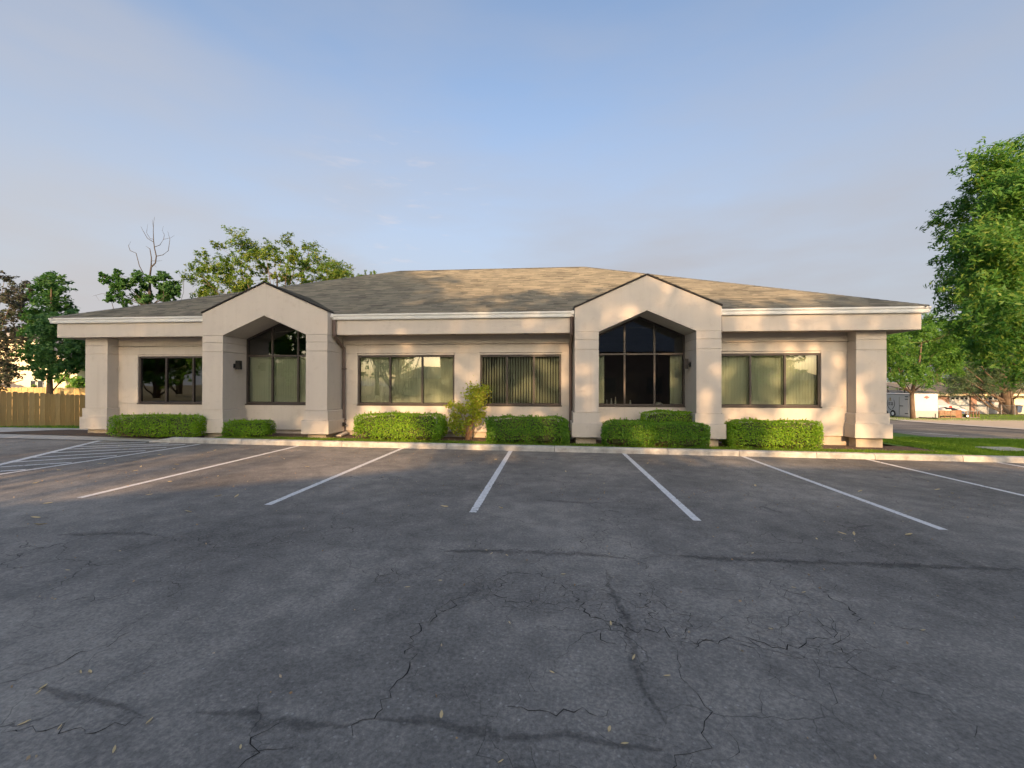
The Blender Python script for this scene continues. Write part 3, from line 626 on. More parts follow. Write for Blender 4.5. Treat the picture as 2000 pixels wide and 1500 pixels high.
# windows
rngb = random.Random(5)
vane_me = {}
def vane(zlo, zhi):
    k = (round(zlo, 3), round(zhi, 3))
    if k not in vane_me:
        mb = MB(); pts = [(-.044, .004), (-.015, -.003), (.015, -.003), (.044, .004)]
        for (x0, y0), (x1, y1) in zip(pts, pts[1:]): mb.quad((x0, y0, zlo), (x1, y1, zlo), (x1, y1, zhi), (x0, y0, zhi))
        me = bpy.data.meshes.new('vane'); me.from_pydata(mb.v, [], mb.f); me.update(); me.materials.append(MATS['blind']); vane_me[k] = me
    return vane_me[k]
def window(x0, x1, z0, z1, muls, arch=None, blinds=(), ang=12, transom=None, jit=3):
    wdw = empty('window', (0, 0, 0)); wdw.parent = B; wdw.matrix_parent_inverse = B_inv
    f = .05; yA, yB = YW+.045, YW+.125
    top = arch if arch else [(x0, z1), (x1, z1)]
    def sub(o): o.parent = wdw; return o
    def ztop(x):
        for (xa, za), (xb, zb) in zip(top, top[1:]):
            if xa <= x <= xb: return za+(zb-za)*(x-xa)/(xb-xa)
        return z1
    sub(MB().box(x0+.001, x1-.001, yA, yB, z0+.001, z0+f).build('frame', 'bronze', bevel=.004))
    for a, b in ((x0+.001, x0+f), (x1-f, x1-.001)):
        sub(MB().prismY([(a, z0+f), (b, z0+f), (b, ztop(b)-.002), (a, ztop(a)-.002)], yA, yB).build('frame', 'bronze'))
    for (xa, za), (xb, zb) in zip(top, top[1:]):
        a, b = max(xa, x0+f), min(xb, x1-f); sub(MB().prismY([(a, ztop(a)-f*1.1), (b, ztop(b)-f*1.1), (b, ztop(b)-.002), (a, ztop(a)-.002)], yA-.001, yB+.001).build('frame', 'bronze'))
    cols = [x0]+list(muls)+[x1]
    for mx_ in muls:
        sub(MB().prismY([(mx_-.024, z0+f), (mx_+.024, z0+f), (mx_+.024, ztop(mx_+.024)-f), (mx_, ztop(mx_)-f), (mx_-.024, ztop(mx_-.024)-f)], yA+.003, yB-.003).build('mullion', 'bronze'))
    if transom:
        for a, b in zip(cols, cols[1:]): sub(MB().box(a+.025, b-.025, yA+.006, yB-.006, transom-.025, transom+.025).build('transom', 'bronze'))
    for a, b in zip(cols, cols[1:]):
        a, b = a+.02, b-.02
        for lo, hi in (((z0+.02, transom), (transom, None)) if transom else ((z0+.02, None),)):
            if hi: pts = [(a, lo), (b, lo), (b, hi), (a, hi)]
            else:
                pts = [(a, lo), (b, lo), (b, ztop(b)-.02)]
                pts += [(x, z-.02) for x, z in reversed(top) if a < x < b]+[(a, ztop(a)-.02)]
            sub(MB().poly([(x, YW+.085, z) for x, z in pts]).build('pane', 'glass'))
    part(MB().box(x0-.02, x1+.02, YW-.012, YW+.04, z0-.03, z0-.001).build('window_sill', 'bronze'))
    zt = transom or z1
    for (a, b) in blinds:
        sub(MB().box(a, b, YW+.19, YW+.24, zt-.06, zt-.02).build('blind_rail', 'blind'))
        x = a+.03
        while x < b-.02:
            v = bpy.data.objects.new('vane', vane(z0+.06, zt-.06)); COL.objects.link(v); v.parent = wdw
            v.location = (x, YW+.215, 0); v.rotation_euler = (0, 0, R(ang+rngb.uniform(-jit, jit))); x += .078
def thirds(a, b): return [a+(b-a)/3, a+2*(b-a)/3]
window(W[0][0], W[0][1], ZWB, ZWT, thirds(*W[0]))
window(W[1][0], W[1][1], ZWB, ZWT, thirds(*W[1]), blinds=[(W[1][0]-.13, W[1][1]-.02)], ang=7, jit=2)
window(W[2][0], W[2][1], ZWB, ZWT, thirds(*W[2]), blinds=[(W[2][0]-.08, W[2][1]-.0)], ang=-48, jit=5)
window(W[3][0], W[3][1], ZWB, ZWT, thirds(*W[3]), blinds=[(W[3][0]+.1, W[3][1]+.14)], ang=7, jit=2)
for gc, bl in ((gc1, [(gc1-GI-.13, gc1+GI-.05)]), (gc2, [(gc2-GI+.05, gc2-GI+.28), (gc2+GI-.34, gc2+GI+.06)])):
    window(gc-GI, gc+GI, ZWB, ZIS, thirds(gc-GI, gc+GI), arch=[(gc-GI, ZIS), (gc, ZIA), (gc+GI, ZIS)], blinds=bl, transom=ZWT, ang=14)
# a few things on the sill inside the right gable window
for i, (dx, h_, r_) in enumerate(((-.85, .16, .025), (-.72, .2, .03), (-.6, .24, .022), (-.18, .15, .03), (.62, .1, .14))):
    tag(MB().lathe((gc2+dx, YW+.45, ZWB-.2), [(r_, 0), (r_*1.1, h_*.6+.15), (r_*.5, h_*.8+.2), (r_*.5, h_+.2)], seg=12).build('desk_ornament', 'tarp_white'),
        ('slim pale bottle standing on the desk inside the gable window behind the clustered shrubs', 'squat pale bowl on the desk inside the gable window behind the clustered shrubs')[i == 4], 'ornament', 'ornaments behind the gable window' if i < 4 else None)
tag(MB().box(gc2-1.1, gc2+1.1, YW+.3, YW+.95, ZWB-.24, ZWB-.2).box(gc2-1.08, gc2-1.02, YW+.32, YW+.9, .32, ZWB-.24).box(gc2+1.02, gc2+1.08, YW+.32, YW+.9, .32, ZWB-.24).build('desk', 'old_wood'), 'dark wooden desk inside the gable window behind the clustered shrubs', 'desk')

# roof
EY, EZ, RY, RZ = YF-.10, 3.625, 19.5, 6.94
EXL, EXR = FL-.10, FR+.10; D = RY-EY; BY = RY+D; SLP = (RZ-EZ)/D
RXL, RXR = EXL+D, EXR-D
roof = empty('roof', (XC, RY, EZ)); roof.parent = B; roof.matrix_parent_inverse = B_inv
r_inv = Matrix.Translation((-XC, -RY, -EZ))
def rsub(o): o.parent = roof; o.matrix_parent_inverse = r_inv; return o
dk = MB(); z_ = .02
dk.poly([(EXL, EY, EZ-z_), (EXR, EY, EZ-z_), (RXR, RY, RZ-z_), (RXL, RY, RZ-z_)]); dk.poly([(EXR, BY, EZ-z_), (EXL, BY, EZ-z_), (RXL, RY, RZ-z_), (RXR, RY, RZ-z_)])
dk.poly([(EXL, BY, EZ-z_), (EXL, EY, EZ-z_), (RXL, RY, RZ-z_)]); dk.poly([(EXR, EY, EZ-z_), (EXR, BY, EZ-z_), (RXR, RY, RZ-z_)]); dk.poly([(EXL, EY, EZ-.025), (EXL, BY, EZ-.025), (EXR, BY, EZ-.025), (EXR, EY, EZ-.025)])
rsub(dk.build('roof_deck', 'drip_edge'))
def shingles(name, P0, ux, ut, nrm, xr, tmax, seed, parent, tab=.24, ex=.125):
    """courses of tabs; P0 origin, ux along the eave, ut up the slope"""
    rg = np.random.default_rng(seed); V = []; F_ = []
    P0, ux, ut, nrm = [np.array(q, float) for q in (P0, ux, ut, nrm)]; c = 0; t = 0
    while t < tmax-.01:
        a, b = xr(t+ex*.5); off = rg.uniform(0, tab); x = a-off
        while x < b:
            tw = tab*rg.uniform(.6, 1.9); x0, x1 = max(a, x), min(b, x+tw); x += tw
            if x1-x0 < .02: continue
            lo = t-rg.uniform(0, .022); hi = min(t+ex+.01, tmax); th = .009+rg.uniform(0, .010); i = len(V)
            for xx, tt, hh in ((x0+.002, lo, th), (x1-.002, lo, th), (x1-.002, hi, .001), (x0+.002, hi, .001), (x0+.002, lo, -.006), (x1-.002, lo, -.006)):
                V.append(P0+ux*xx+ut*tt+nrm*hh)
            F_ += [(i, i+1, i+2, i+3), (i+4, i+5, i+1, i)]
        t += ex; c += 1
    o_ = link(name, np_mesh(name, np.array(V), np.array(F_)), 'shingle'); o_['kind'] = 'stuff'; parent(o_); return o_
q = math.sqrt(1+SLP*SLP); tm = D*q
shingles('shingles', (0, EY, EZ), (1, 0, 0), (0, 1/q, SLP/q), (0, -SLP/q, 1/q), lambda t: (EXL+t/q, EXR-t/q), tm, 1, rsub)
shingles('shingles', (EXL, 0, EZ), (0, 1, 0), (1/q, 0, SLP/q), (-SLP/q, 0, 1/q), lambda t: (EY+t/q, BY-t/q), tm, 2, rsub)
shingles('shingles', (EXR, 0, EZ), (0, 1, 0), (-1/q, 0, SLP/q), (SLP/q, 0, 1/q), lambda t: (EY+t/q, BY-t/q), tm, 3, rsub)
def cap(a, b, seed):
    a, b = Vector(a), Vector(b); d_ = (b-a); L_ = d_.length; d_.normalize(); s_ = d_.cross(Vector((0, 0, 1))).normalized(); u_ = s_.cross(d_)
    mb = MB(); k = int(L_/.2)
    for i in range(k):
        p0, p1 = a+d_*(L_*i/k), a+d_*(L_*(i+1)/k+.03); h0, h1 = .026, .018
        mb.quad(p0+s_*.13-u_*.03, p0+u_*h0, p1+u_*h1, p1+s_*.13-u_*.035); mb.quad(p0+u_*h0, p0-s_*.13-u_*.03, p1-s_*.13-u_*.035, p1+u_*h1)
    rsub(mb.build('ridge_cap', 'shingle'))
cap((RXL, RY, RZ), (RXR, RY, RZ), 1); cap((EXL, EY, EZ), (RXL, RY, RZ), 2); cap((EXR, EY, EZ), (RXR, RY, RZ), 3)
for gc in (gc1, gc2):                 # little gable roofs running back into the main slope
    oh, fy = .0, YG-.035; back = EY+(ZGA+.05-EZ)/SLP+.3
    for sg in (-1, 1):
        gs = (ZGA-ZG)/GH; qq = math.sqrt(1+gs*gs)
        x_e = gc+sg*(GH+.02); z_e = ZG+.012-.02*gs
        pts = [(x_e, z_e), (gc, ZGA+.012)]
        dkp = MB().prismY(sorted([(x_e, z_e), (gc, ZGA+.012), (gc, ZGA+.04), (x_e, z_e+.028)], key=lambda p_: 0) if sg > 0 else [(gc, ZGA+.012), (x_e, z_e), (x_e, z_e+.028), (gc, ZGA+.04)], fy, back)
        rsub(dkp.build('drip_edge', 'drip_edge'))
        tl = (GH+.02)*qq
        shingles('shingles', (x_e, 0, z_e+.032), (0, 1, 0), (-sg/qq, 0, gs/qq), (sg*gs/qq, 0, 1/qq), lambda t: (fy+.012, back), tl, 9+sg, rsub)
for x in (-5.2, -.3): pass

# ------------------------------------------------------------------ hedges, shrubs, grass
def hedge(name, x0, x1, y0, y1, h, n_, seed, m, label, size=.042, rnd=.25, group=None):
    rg = np.random.default_rng(seed); zb = T((x0+x1)/2, 11)+.10
    e = empty(name, ((x0+x1)/2, (y0+y1)/2, zb)); tag(e, label, 'hedge', group)
    cx_, cy_ = (x0+x1)/2, (y0+y1)/2; hx, hy, hz_ = (x1-x0)/2*.955, (y1-y0)/2, h/2
    ph = rg.uniform(0, 6.28, 8)
    def surf(d):                      # superellipsoid with lumps
        pw = 1/rnd if False else 5.0
        k = (np.abs(d[:, 0]/hx)**8+np.abs(d[:, 1]/hy)**7+np.abs(d[:, 2]/hz_)**8)**(-1/8)
        p_ = d*k[:, None]
        lump = .042*(np.sin(p_[:, 0]*5+ph[0])+np.sin(p_[:, 0]*11+p_[:, 2]*7+ph[1])*.6+np.sin(p_[:, 1]*9+p_[:, 2]*8+ph[2])*.6)
        return p_*(1+lump[:, None])
    d = rg.normal(size=(n_, 3))*np.array([hx, hy, hz_])
    P = surf(d); r_ = 1.02-np.abs(rg.normal(0, .085, n_)); P = P*r_[:, None]
    nn = P/np.array([hx, hy, hz_])**2; nn = np.sign(nn)*np.abs(nn); nn /= np.linalg.norm(nn, axis=1)[:, None]
    pat = np.sin(P[:, 0]*3.1+ph[3])+np.sin(P[:, 0]*7.3+ph[4]); thin = (P[:, 2] < -hz_*(.30 if 'dark' in m else .62)) & (rg.random(n_) < np.clip(.45+.3*pat, .1, .93)); keep = ~thin; P = P[keep]; nn = nn[keep]
    P[:, 2] += hz_
    leaves('foliage', P, size, m, e, rg, droop=-.1, aspect=.6, face=nn+np.array([0, -.1, .55]))['kind'] = 'stuff'
    k2 = max(30, n_//90); ii = rg.integers(0, len(P), k2)   # sprigs standing out of the clipped surface
    S_ = np.repeat(P[ii], 7, 0)+np.repeat(nn[ii]*.035, 7, 0)*np.tile(np.linspace(.2, 1.3, 7), k2)[:, None]+rg.normal(0, .008, (k2*7, 3))+np.array([0, 0, .01])
    leaves('sprigs', S_, size*.95, m, e, rg, droop=-.2, aspect=.5, out=np.repeat(nn[ii], 7, 0)*.5, up=.5)['kind'] = 'stuff'
    u = np.linspace(0, 2*np.pi, 28, endpoint=False); v = np.linspace(-1.5, 1.5, 12)   # twiggy core
    DD = np.array([[np.cos(b)*np.cos(a), np.cos(b)*np.sin(a), np.sin(b)] for b in v for a in u])*np.array([hx, hy, hz_]); Q = surf(DD)*.8; Q[:, 2] += hz_
    Fq = np.array([[j*28+i, j*28+(i+1) % 28, (j+1)*28+(i+1) % 28, (j+1)*28+i] for j in range(11) for i in range(28)])
    link('core', np_mesh('core', Q, Fq), 'leaf_core', e)
    mb = MB(); rr = random.Random(seed)
    for i in range(int((x1-x0)*22)):
        x = rr.uniform(-hx*.85, hx*.85); y = rr.uniform(-hy*.9, -hy*.3); mb.tube([(x, y*.5, -.02), (x+rr.uniform(-.06, .06), y, hz_*.6), (x+rr.uniform(-.15, .15), y*1.05, hz_*1.1)], [.009, .007, .004], 4)
    mb.build('stems', 'twig', e)
    return e
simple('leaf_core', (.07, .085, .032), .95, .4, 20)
def hx_(a, b, Y): return onY(a, 830, Y).x, onY(b, 830, Y).x
def hz_top(px, py, Y): return onY(px, py, Y).z
hs = [((217, 390), 11.3, .38, 811, 'leaf_hedge', 'long clipped bright green hedge between the fence-side corner pier and the first gable', 9000),
      ((437, 520), 11.35, .30, 822, 'leaf_hedge', 'small low clipped shrub between the two piers of the fence-side gable', 4500),
      ((690, 861), 11.45, .42, 808, 'leaf_hedge', 'rounded bright hedge between the downspout and the young maple', 10000),
      ((942, 1115), 11.4, .42, 815, 'leaf_hedge_dark', 'dark green hedge with brown bare patches between the young maple and the trailer-side gable', 10000),
      ((1175, 1285), 11.2, .36, 823, 'leaf_hedge_dark', 'low bushy shrub at the pier foot under the trailer-side gable', 7000),
      ((1262, 1391), 11.2, .38, 826, 'leaf_hedge_dark', 'wide low shrub with bare brown stems before the trailer-side gable', 8000),
      ((1252, 1378), 11.85, .3, 803, 'leaf_hedge', 'taller clipped shrub against the wall behind two low shrubs', 6000),
      ((1417, 1611), 11.45, .36, 822, 'leaf_hedge', 'sunlit yellow green box hedge beneath the window by the trailer-side corner pier', 11000)]
for i, ((a, b), Y, hw, py, m_, lb, n_) in enumerate(hs):
    x0, x1 = hx_(a, b, Y-hw*.6); top = hz_top((a+b)/2, py, Y-hw*.3); zb = T((x0+x1)/2, 11)+.10
    hedge('hedge' if x1-x0 > 1.6 else 'shrub', x0, x1, Y-hw, Y+hw, top-zb, int(n_*1.7), 20+i, m_, lb)
# young maple against the wall
rg = np.random.default_rng(77); Ym = 11.75
bm_ = onY(915, 857, Ym); mp_ = tag(empty('young_maple', bm_), 'young yellow green maple bush with leaning bare stems against the wall', 'shrub')
cl = [((925, 765), .22), ((930, 785), .24), ((935, 775), .22), ((925, 800), .2), ((930, 815), .18), ((895, 795), .13), ((880, 790), .1), ((890, 812), .17), ((885, 830), .18), ((900, 835), .18), ((905, 800), .13), ((915, 825), .14), ((945, 760), .14), ((940, 810), .13)]
P = []; st = MB()
for (px, py), r_ in cl:
    c = onY(px, py, Ym+rg.uniform(-.15, .1))-bm_; k = int(320*(r_/.2)**2); P.append(np.array(c)+rg.normal(size=(k, 3))*r_*.55)
    st.tube([(rg.uniform(-.08, .08), 0, -.02), tuple(c*.5+Vector((rg.uniform(-.05, .05), .03, 0))), tuple(c)], [.013, .009, .004], 5)
leaves('foliage', np.concatenate(P), .062, 'leaf_maple', mp_, rg, droop=.35, aspect=.75)
st.build('stems', 'twig', mp_)
# grass
def grass(name, rects, n_, h, label):
    rg = np.random.default_rng(3); A = np.array([(b-a)*(d-c) for a, b, c, d, z in rects]); A = A/A.sum(); Vs = []
    for (a, b, c, d, z), fr in zip(rects, A):
        k = int(n_*fr); x = rg.uniform(a, b, k); y = rg.uniform(c, d, k); den = np.sin(x*2.1)*np.sin(y*3.3+x)+rg.normal(0, .7, k) > -.9; x, y = x[den], y[den]; k = len(x)
        zt = np.array([T(p_, q_) for p_, q_ in zip(x, y)])+z; hh = h*rg.uniform(.5, 1.3, k); ang = rg.uniform(0, 6.28, k); wd = .006+.004*rg.random(k)
        le = rg.normal(0, .35, (k, 2))*hh[:, None]; dx, dy = np.cos(ang)*wd, np.sin(ang)*wd
        Vs.append(np.stack([np.stack([x-dx, y-dy, zt-.01], 1), np.stack([x+dx, y+dy, zt-.01], 1), np.stack([x+le[:, 0], y+le[:, 1], zt+hh], 1)], 1).reshape(-1, 3))
    V = np.concatenate(Vs); o_ = link(name, np_mesh(name, V, np.arange(len(V)).reshape(-1, 3)), 'grass'); return tag(o_, label, 'grass', kind='stuff')
grass('strip_grass', [(-9.0, 9.5, 10.78, 11.15, .10), (-9.0, 9.5, 11.1, 11.35, .10), (9.5, 17.5, 10.78, min(eA.y, eB.y)-.1, .095)], 130000, .05, 'short mown grass behind the curb and beside the building corner')
grass('far_grass', [(-36, -14, 13.5, 19.5, 0), (24, 60, 37, 48, 0)], 60000, .07, 'mown grass at the board fence and before the brick house')
rg = np.random.default_rng(8); k = 2200
P = np.stack([rg.uniform(-9, 9.4, k), 10.8+np.abs(rg.normal(0, .45, k)), np.zeros(k)], 1); P[:, 2] = [T(a, b)+.115 for a, b in P[:, :2]]
tag(leaves('bed_litter', P, .03, 'litter', None, rg, droop=0, aspect=.5), 'dry leaf litter lying in the planting bed', 'leaf litter', kind='stuff')
k = 5200; P = np.stack([rg.uniform(-16, 13, k), rg.uniform(1.2, 10.55, k), np.zeros(k)], 1); P = P[(rg.random(k) < .25+.75*((P[:, 1] > 8.6) | (np.abs(P[:, 1]-6.6) < .5)))]
P[:, 2] = [T(a, b)+.006 for a, b in P[:, :2]]
tag(leaves('asphalt_litter', P, .016, 'litter', None, rg, droop=0, aspect=.6, sv=.6), 'fine dry litter and grit scattered on the asphalt', 'litter', kind='stuff')
# single fallen leaves
lv = MB(); pts = [(-.5, 0), (-.25, .17), (0, .24), (.28, .17), (.5, 0), (.28, -.16), (0, -.22), (-.25, -.16)]
lv.v = [(x, y, .10*(abs(y)*2)+.12*abs(x)) for x, y in pts]+[(-.15, 0, 0), (.2, 0, .02)]
lv.f = [(0, 8, 1), (1, 8, 9, 2), (2, 9, 3), (3, 9, 4), (4, 9, 5), (5, 9, 6), (6, 9, 8, 7), (7, 8, 0)]
lme = bpy.data.meshes.new('fallen_leaf'); lme.from_pydata(lv.v, [], lv.f); lme.update(); lme.materials.append(MATS['fallen'])
rr = random.Random(4)
LP = [(158,1317),(85,1348),(117,1425),(223,1472),(47,1420),(75,1354),(176,1317),(132,1116),(470,1465),(292,1411),(860,1135),(995,1220),(1078,1318),(862,1402),(1190,1430),(1220,1455),(978,1495),(1238,1287),(1303,1322),(1803,1234),(1505,1230),(1595,1053),(1470,1082),(1193,1221),(1645,1043),(1570,1160),(70,1012),(78,1025),(94,984),(368,1000),(426,970),(462,970),(332,941),(292,967),(426,931),(600,912),(555,897),(225,900),(70,944),(115,919),(195,906),(263,902),(204,907),(265,920),(283,892),(232,872),(247,878),(275,912),(312,889),(345,908),(340,917),(420,880),(978,993),(868,990),(968,898),(1061,905),(1105,921),(1180,945),(1265,906),(1153,928),(1335,867),(1775,1045),(1668,1044),(1550,1150),(1830,957),(1860,964),(1475,949),(1680,960),(950,1076),(960,1082),(990,1086),(1100,1124),(796,1149)]
for px, py in LP:
    q = G(px, py); o_ = bpy.data.objects.new('fallen_leaf', lme); COL.objects.link(o_); s_ = rr.uniform(.03, .05) if py > 1050 else rr.uniform(.07, .12)
    o_.location = (q.x, q.y, q.z+.004); o_.scale = (s_, s_*rr.uniform(.5, .9), s_*rr.uniform(.6, 1.6)); o_.rotation_euler = (rr.uniform(-.25, .25), rr.uniform(-.25, .25), rr.uniform(0, 6.28))
    tag(o_, 'single dry yellow brown leaf lying on the asphalt', 'leaf', 'fallen leaves on the parking lot')

# ------------------------------------------------------------------ trees
def tree(name, base, label, seed, clumps, trunk, n_leaf, size, m, bark='bark', droop=.3, aspect=.42, spread=.5, limb=.4, group=None, cat='tree', bare=()):
    """clumps: list of (centre, radius) relative to base; trunk: polyline with radii"""
    rg = np.random.default_rng(seed); e = tag(empty(name, base), label, cat, group); mb = MB()
    mb.tube([p for p, r_ in trunk], [r_ for p, r_ in trunk], 9)
    tp = [Vector(p) for p, _ in trunk]; tr_ = [r_ for _, r_ in trunk]; tot = sum(r_**2 for c, r_ in clumps); Ps = []
    for c, r_ in clumps:
        c = Vector(c); k = max(12, int(n_leaf*r_**2/tot))
        ns = max(5, k//26); sc = rg.normal(size=(ns, 3)); sc /= np.linalg.norm(sc, axis=1)[:, None]; sc *= (r_*1.15*rg.random(ns)**.45)[:, None]; sc[:, 2] *= .8
        ax = sc*.5+rg.normal(size=(ns, 3))*r_*.3; ax /= np.linalg.norm(ax, axis=1)[:, None]; ax[:, 2] -= droop*.5
        w_ = rg.integers(0, ns, k); tt = rg.uniform(-1, 1, k)*r_*.42
        Ps.append(np.array(c)+sc[w_]+ax[w_]*tt[:, None]+rg.normal(size=(k, 3))*r_*.10)
        if rg.random() < limb:
            cand = [i for i, p in enumerate(tp) if p.z < c.z-.1] or [0]; j = cand[-1] if rg.random() < .5 else cand[int(rg.integers(max(0, len(cand)-3), len(cand)))]
            a = tp[j]; mid = a.lerp(c, .5)+Vector((rg.normal(0, .12), rg.normal(0, .12), -.08*(c-a).length)); r1 = max(.015, tr_[j]*.28)
            mb.tube([a, mid, c], [r1, r1*.6, max(.008, r1*.2)], 6)
    for pl in bare: mb.tube(*pl, 5)
    mb.build('trunk', bark, e, smooth=True)
    P = np.concatenate(Ps); cc = P.mean(0); fo = P-cc; fo /= np.linalg.norm(fo, axis=1)[:, None]+1e-9
    leaves('crown', P, size, m, e, rg, droop=droop, aspect=aspect, face=fo*.7+np.array([0, -.15, .45])+rg.normal(size=P.shape)*.3)['kind'] = 'stuff'
    return e
def blob(rg, c, rad, n_, r0_, r1_, shell=.55, flat=.0):
    out = []
    while len(out) < n_:
        d = rg.normal(size=3); d /= np.linalg.norm(d); u = shell+(1-shell)*rg.random()**.7
        if d[2] < -flat and flat > 0 and rg.random() < .6: continue
        out.append((tuple(np.array(c)+d*np.array(rad)*u*rg.uniform(.86, 1.06)), rg.uniform(r0_, r1_)))
    return out
def rel(px, py, d, base): return tuple(at(px, py, d)-Vector(base))
# big ash at the right
rg = np.random.default_rng(11); b0 = at(2095, 800, 16); b0.z = T(b0.x, b0.y)
pts = [(1985,280),(1950,300),(1910,315),(1960,340),(1895,360),(1870,395),(1930,390),(1990,370),(1845,415),(1900,440),(1960,440),(1840,455),(1870,490),(1920,490),(1985,490),(1840,500),(1850,540),(1890,545),(1945,545),(1995,560),(1880,590),(1925,600),(1970,610),(1900,640),(1945,650),(1990,660),(1915,690),(1960,700),(2000,720),(1885,560),(1838,430),(1865,625),(1990,420),(1930,345),(1850,580),(1890,665)]
cl = [(rel(px+rg.uniform(-6, 6)+12, py+8, 16+rg.uniform(-1.6, 1.8), b0), rg.uniform(.42, .72)) for px, py in pts]
cl += [(rel(px+14, py, 16+rg.uniform(-2.5, 2.5), b0), rg.uniform(.5, .9)) for px, py in zip(rg.uniform(1905, 2010, 50), rg.uniform(310, 700, 50))]
cl += blob(rg, rel(2130, 480, 16, b0), (2.8, 3.6, 4.2), 70, .6, 1.1)
tree('ash_tree', b0, 'tall leafy ash tree with sunlit yellow green crown beside the lot at the trailers', 1, cl, [((0, 0, -.1), .32), ((.05, 0, 1.2), .26), ((-.1, .1, 2.6), .22), ((-.3, .1, 4.2), .17), ((-.4, 0, 6), .11), ((-.5, 0, 7.6), .05)], 120000, .18, 'leaf_ash', droop=.55, aspect=.32, limb=.12)
# honey locust by the trailer
rg = np.random.default_rng(12); b0 = G(1781, 818)
dd = (b0-Vector((0, 0, CAM_H))).dot(fw)
pts = [(1745,640),(1775,625),(1810,625),(1840,635),(1870,640),(1750,665),(1790,655),(1830,660),(1868,670),(1745,695),(1775,690),(1815,695),(1855,700),(1750,720),(1800,720),(1840,725),(1870,715),(1760,740),(1815,742),(1735,670),(1730,700),(1715,655),(1720,690)]
cl = [(rel(px, py, dd+rg.uniform(-1.5, 1.8), b0), rg.uniform(.5, .85)) for px, py in pts]+[(rel(px, py, dd+rg.uniform(-2, 2), b0), rg.uniform(.4, .7)) for px, py in zip(rg.uniform(1725, 1880, 30), rg.uniform(628, 735, 30))]
tr_ = [(rel(1783, 820, dd, b0), .19), (rel(1782, 795, dd, b0), .16), (rel(1781, 770, dd, b0), .15), (rel(1786, 745, dd, b0), .11), (rel(1795, 715, dd, b0), .08), (rel(1800, 670, dd, b0), .04)]
tree('shade_tree', b0, 'bright green shade tree with forked trunk standing before the white enclosed trailer', 2, cl, tr_, 34000, .15, 'leaf_green', droop=.25, limb=.35,
     bare=[([rel(1782, 768, dd, b0), rel(1765, 758, dd, b0), rel(1748, 742, dd, b0), rel(1735, 715, dd, b0)], [.10, .08, .06, .03]), ([rel(1782, 768, dd, b0), rel(1792, 758, dd, b0), rel(1806, 748, dd, b0), rel(1830, 730, dd, b0)], [.09, .07, .05, .03])])
# pine with the thick trunk
rg = np.random.default_rng(13); b0 = G(1968, 808); dd = (b0-Vector((0, 0, CAM_H))).dot(fw)
pts = [(1850,720),(1870,740),(1840,745),(1890,735),(1900,755),(1860,757),(1925,745),(1945,760),(1915,765),(1880,762),(1960,745),(1985,755),(1995,735),(1900,715),(1935,720),(1975,715),(1870,705),(1840,705)]
cl = [(rel(px, py, dd+rg.uniform(-2, 2), b0), rg.uniform(.5, .9)) for px, py in pts]+[(rel(px, py, dd+rg.uniform(-3, 3), b0), rg.uniform(.7, 1.2)) for px, py in zip(rg.uniform(1850, 2060, 40), rg.uniform(600, 735, 40))]+[(rel(px, py, dd+rg.uniform(-3, 3), b0), rg.uniform(.5, .9)) for px, py in zip(rg.uniform(1835, 2030, 36), rg.uniform(725, 765, 36))]
tree('pine_tree', b0, 'dark spreading pine with thick leaning trunk before the brick garages', 3, cl, [(rel(1975, 812, dd, b0), .55), (rel(1968, 785, dd, b0), .44), (rel(1962, 760, dd, b0), .36), (rel(1958, 720, dd, b0), .26), (rel(1955, 650, dd, b0), .12)], 46000, .20, 'leaf_pine', droop=.1, aspect=.2, limb=.3)
# fence-side tree
rg = np.random.default_rng(14); b0 = G(110, 829); dd = (b0-Vector((0, 0, CAM_H))).dot(fw)
pts = [(100,545),(95,565),(115,570),(80,585),(105,590),(130,600),(75,615),(100,620),(130,620),(65,645),(95,650),(125,645),(70,675),(100,680),(130,675),(150,665),(80,705),(110,705),(140,700),(155,690),(120,720),(90,722),(60,690),(165,675),(170,700),(150,720),(105,555),(85,640)]
cl = [(rel(px, py, dd+rg.uniform(-1.2, 1.2), b0), rg.uniform(.36, .55)) for px, py in pts]
tree('fence_tree', b0, 'dark green tree with one leaning pale trunk before the board fence', 4, cl, [(rel(112, 832, dd, b0), .17), (rel(104, 800, dd, b0), .13), (rel(97, 770, dd, b0), .12), (rel(97, 740, dd, b0), .10), (rel(102, 700, dd, b0), .08), (rel(100, 640, dd, b0), .05), (rel(100, 560, dd, b0), .02)], 15000, .15, 'leaf_dark', droop=.35, aspect=.55, limb=.4)
# purple tree at the left edge
rg = np.random.default_rng(15); b0 = at(-45, 790, 24); b0.z = T(b0.x, b0.y)
cl = [(rel(px, py, 24+rg.uniform(-1.5, 1.5), b0), rg.uniform(.4, .75)) for px, py in zip(rg.uniform(-130, 52, 60), rg.uniform(530, 725, 60)) if not (px > 25 and py > 690)]+[(rel(px, py, 24, b0), .4) for px, py in ((20, 545), (38, 560), (10, 540), (45, 590), (15, 745), (5, 755))]
tree('plum_tree', b0, 'dark purple leaved tree beyond the board fence', 5, cl, [((0, 0, -.1), .2), ((.1, 0, 1.5), .16), ((.2, 0, 3.2), .1), ((.3, 0, 5.5), .04)], 17000, .15, 'leaf_purple', aspect=.55, limb=.5,
     bare=[([rel(-30, 765, 24, b0), rel(10, 752, 24, b0), rel(45, 742, 24, b0)], [.07, .05, .02])])
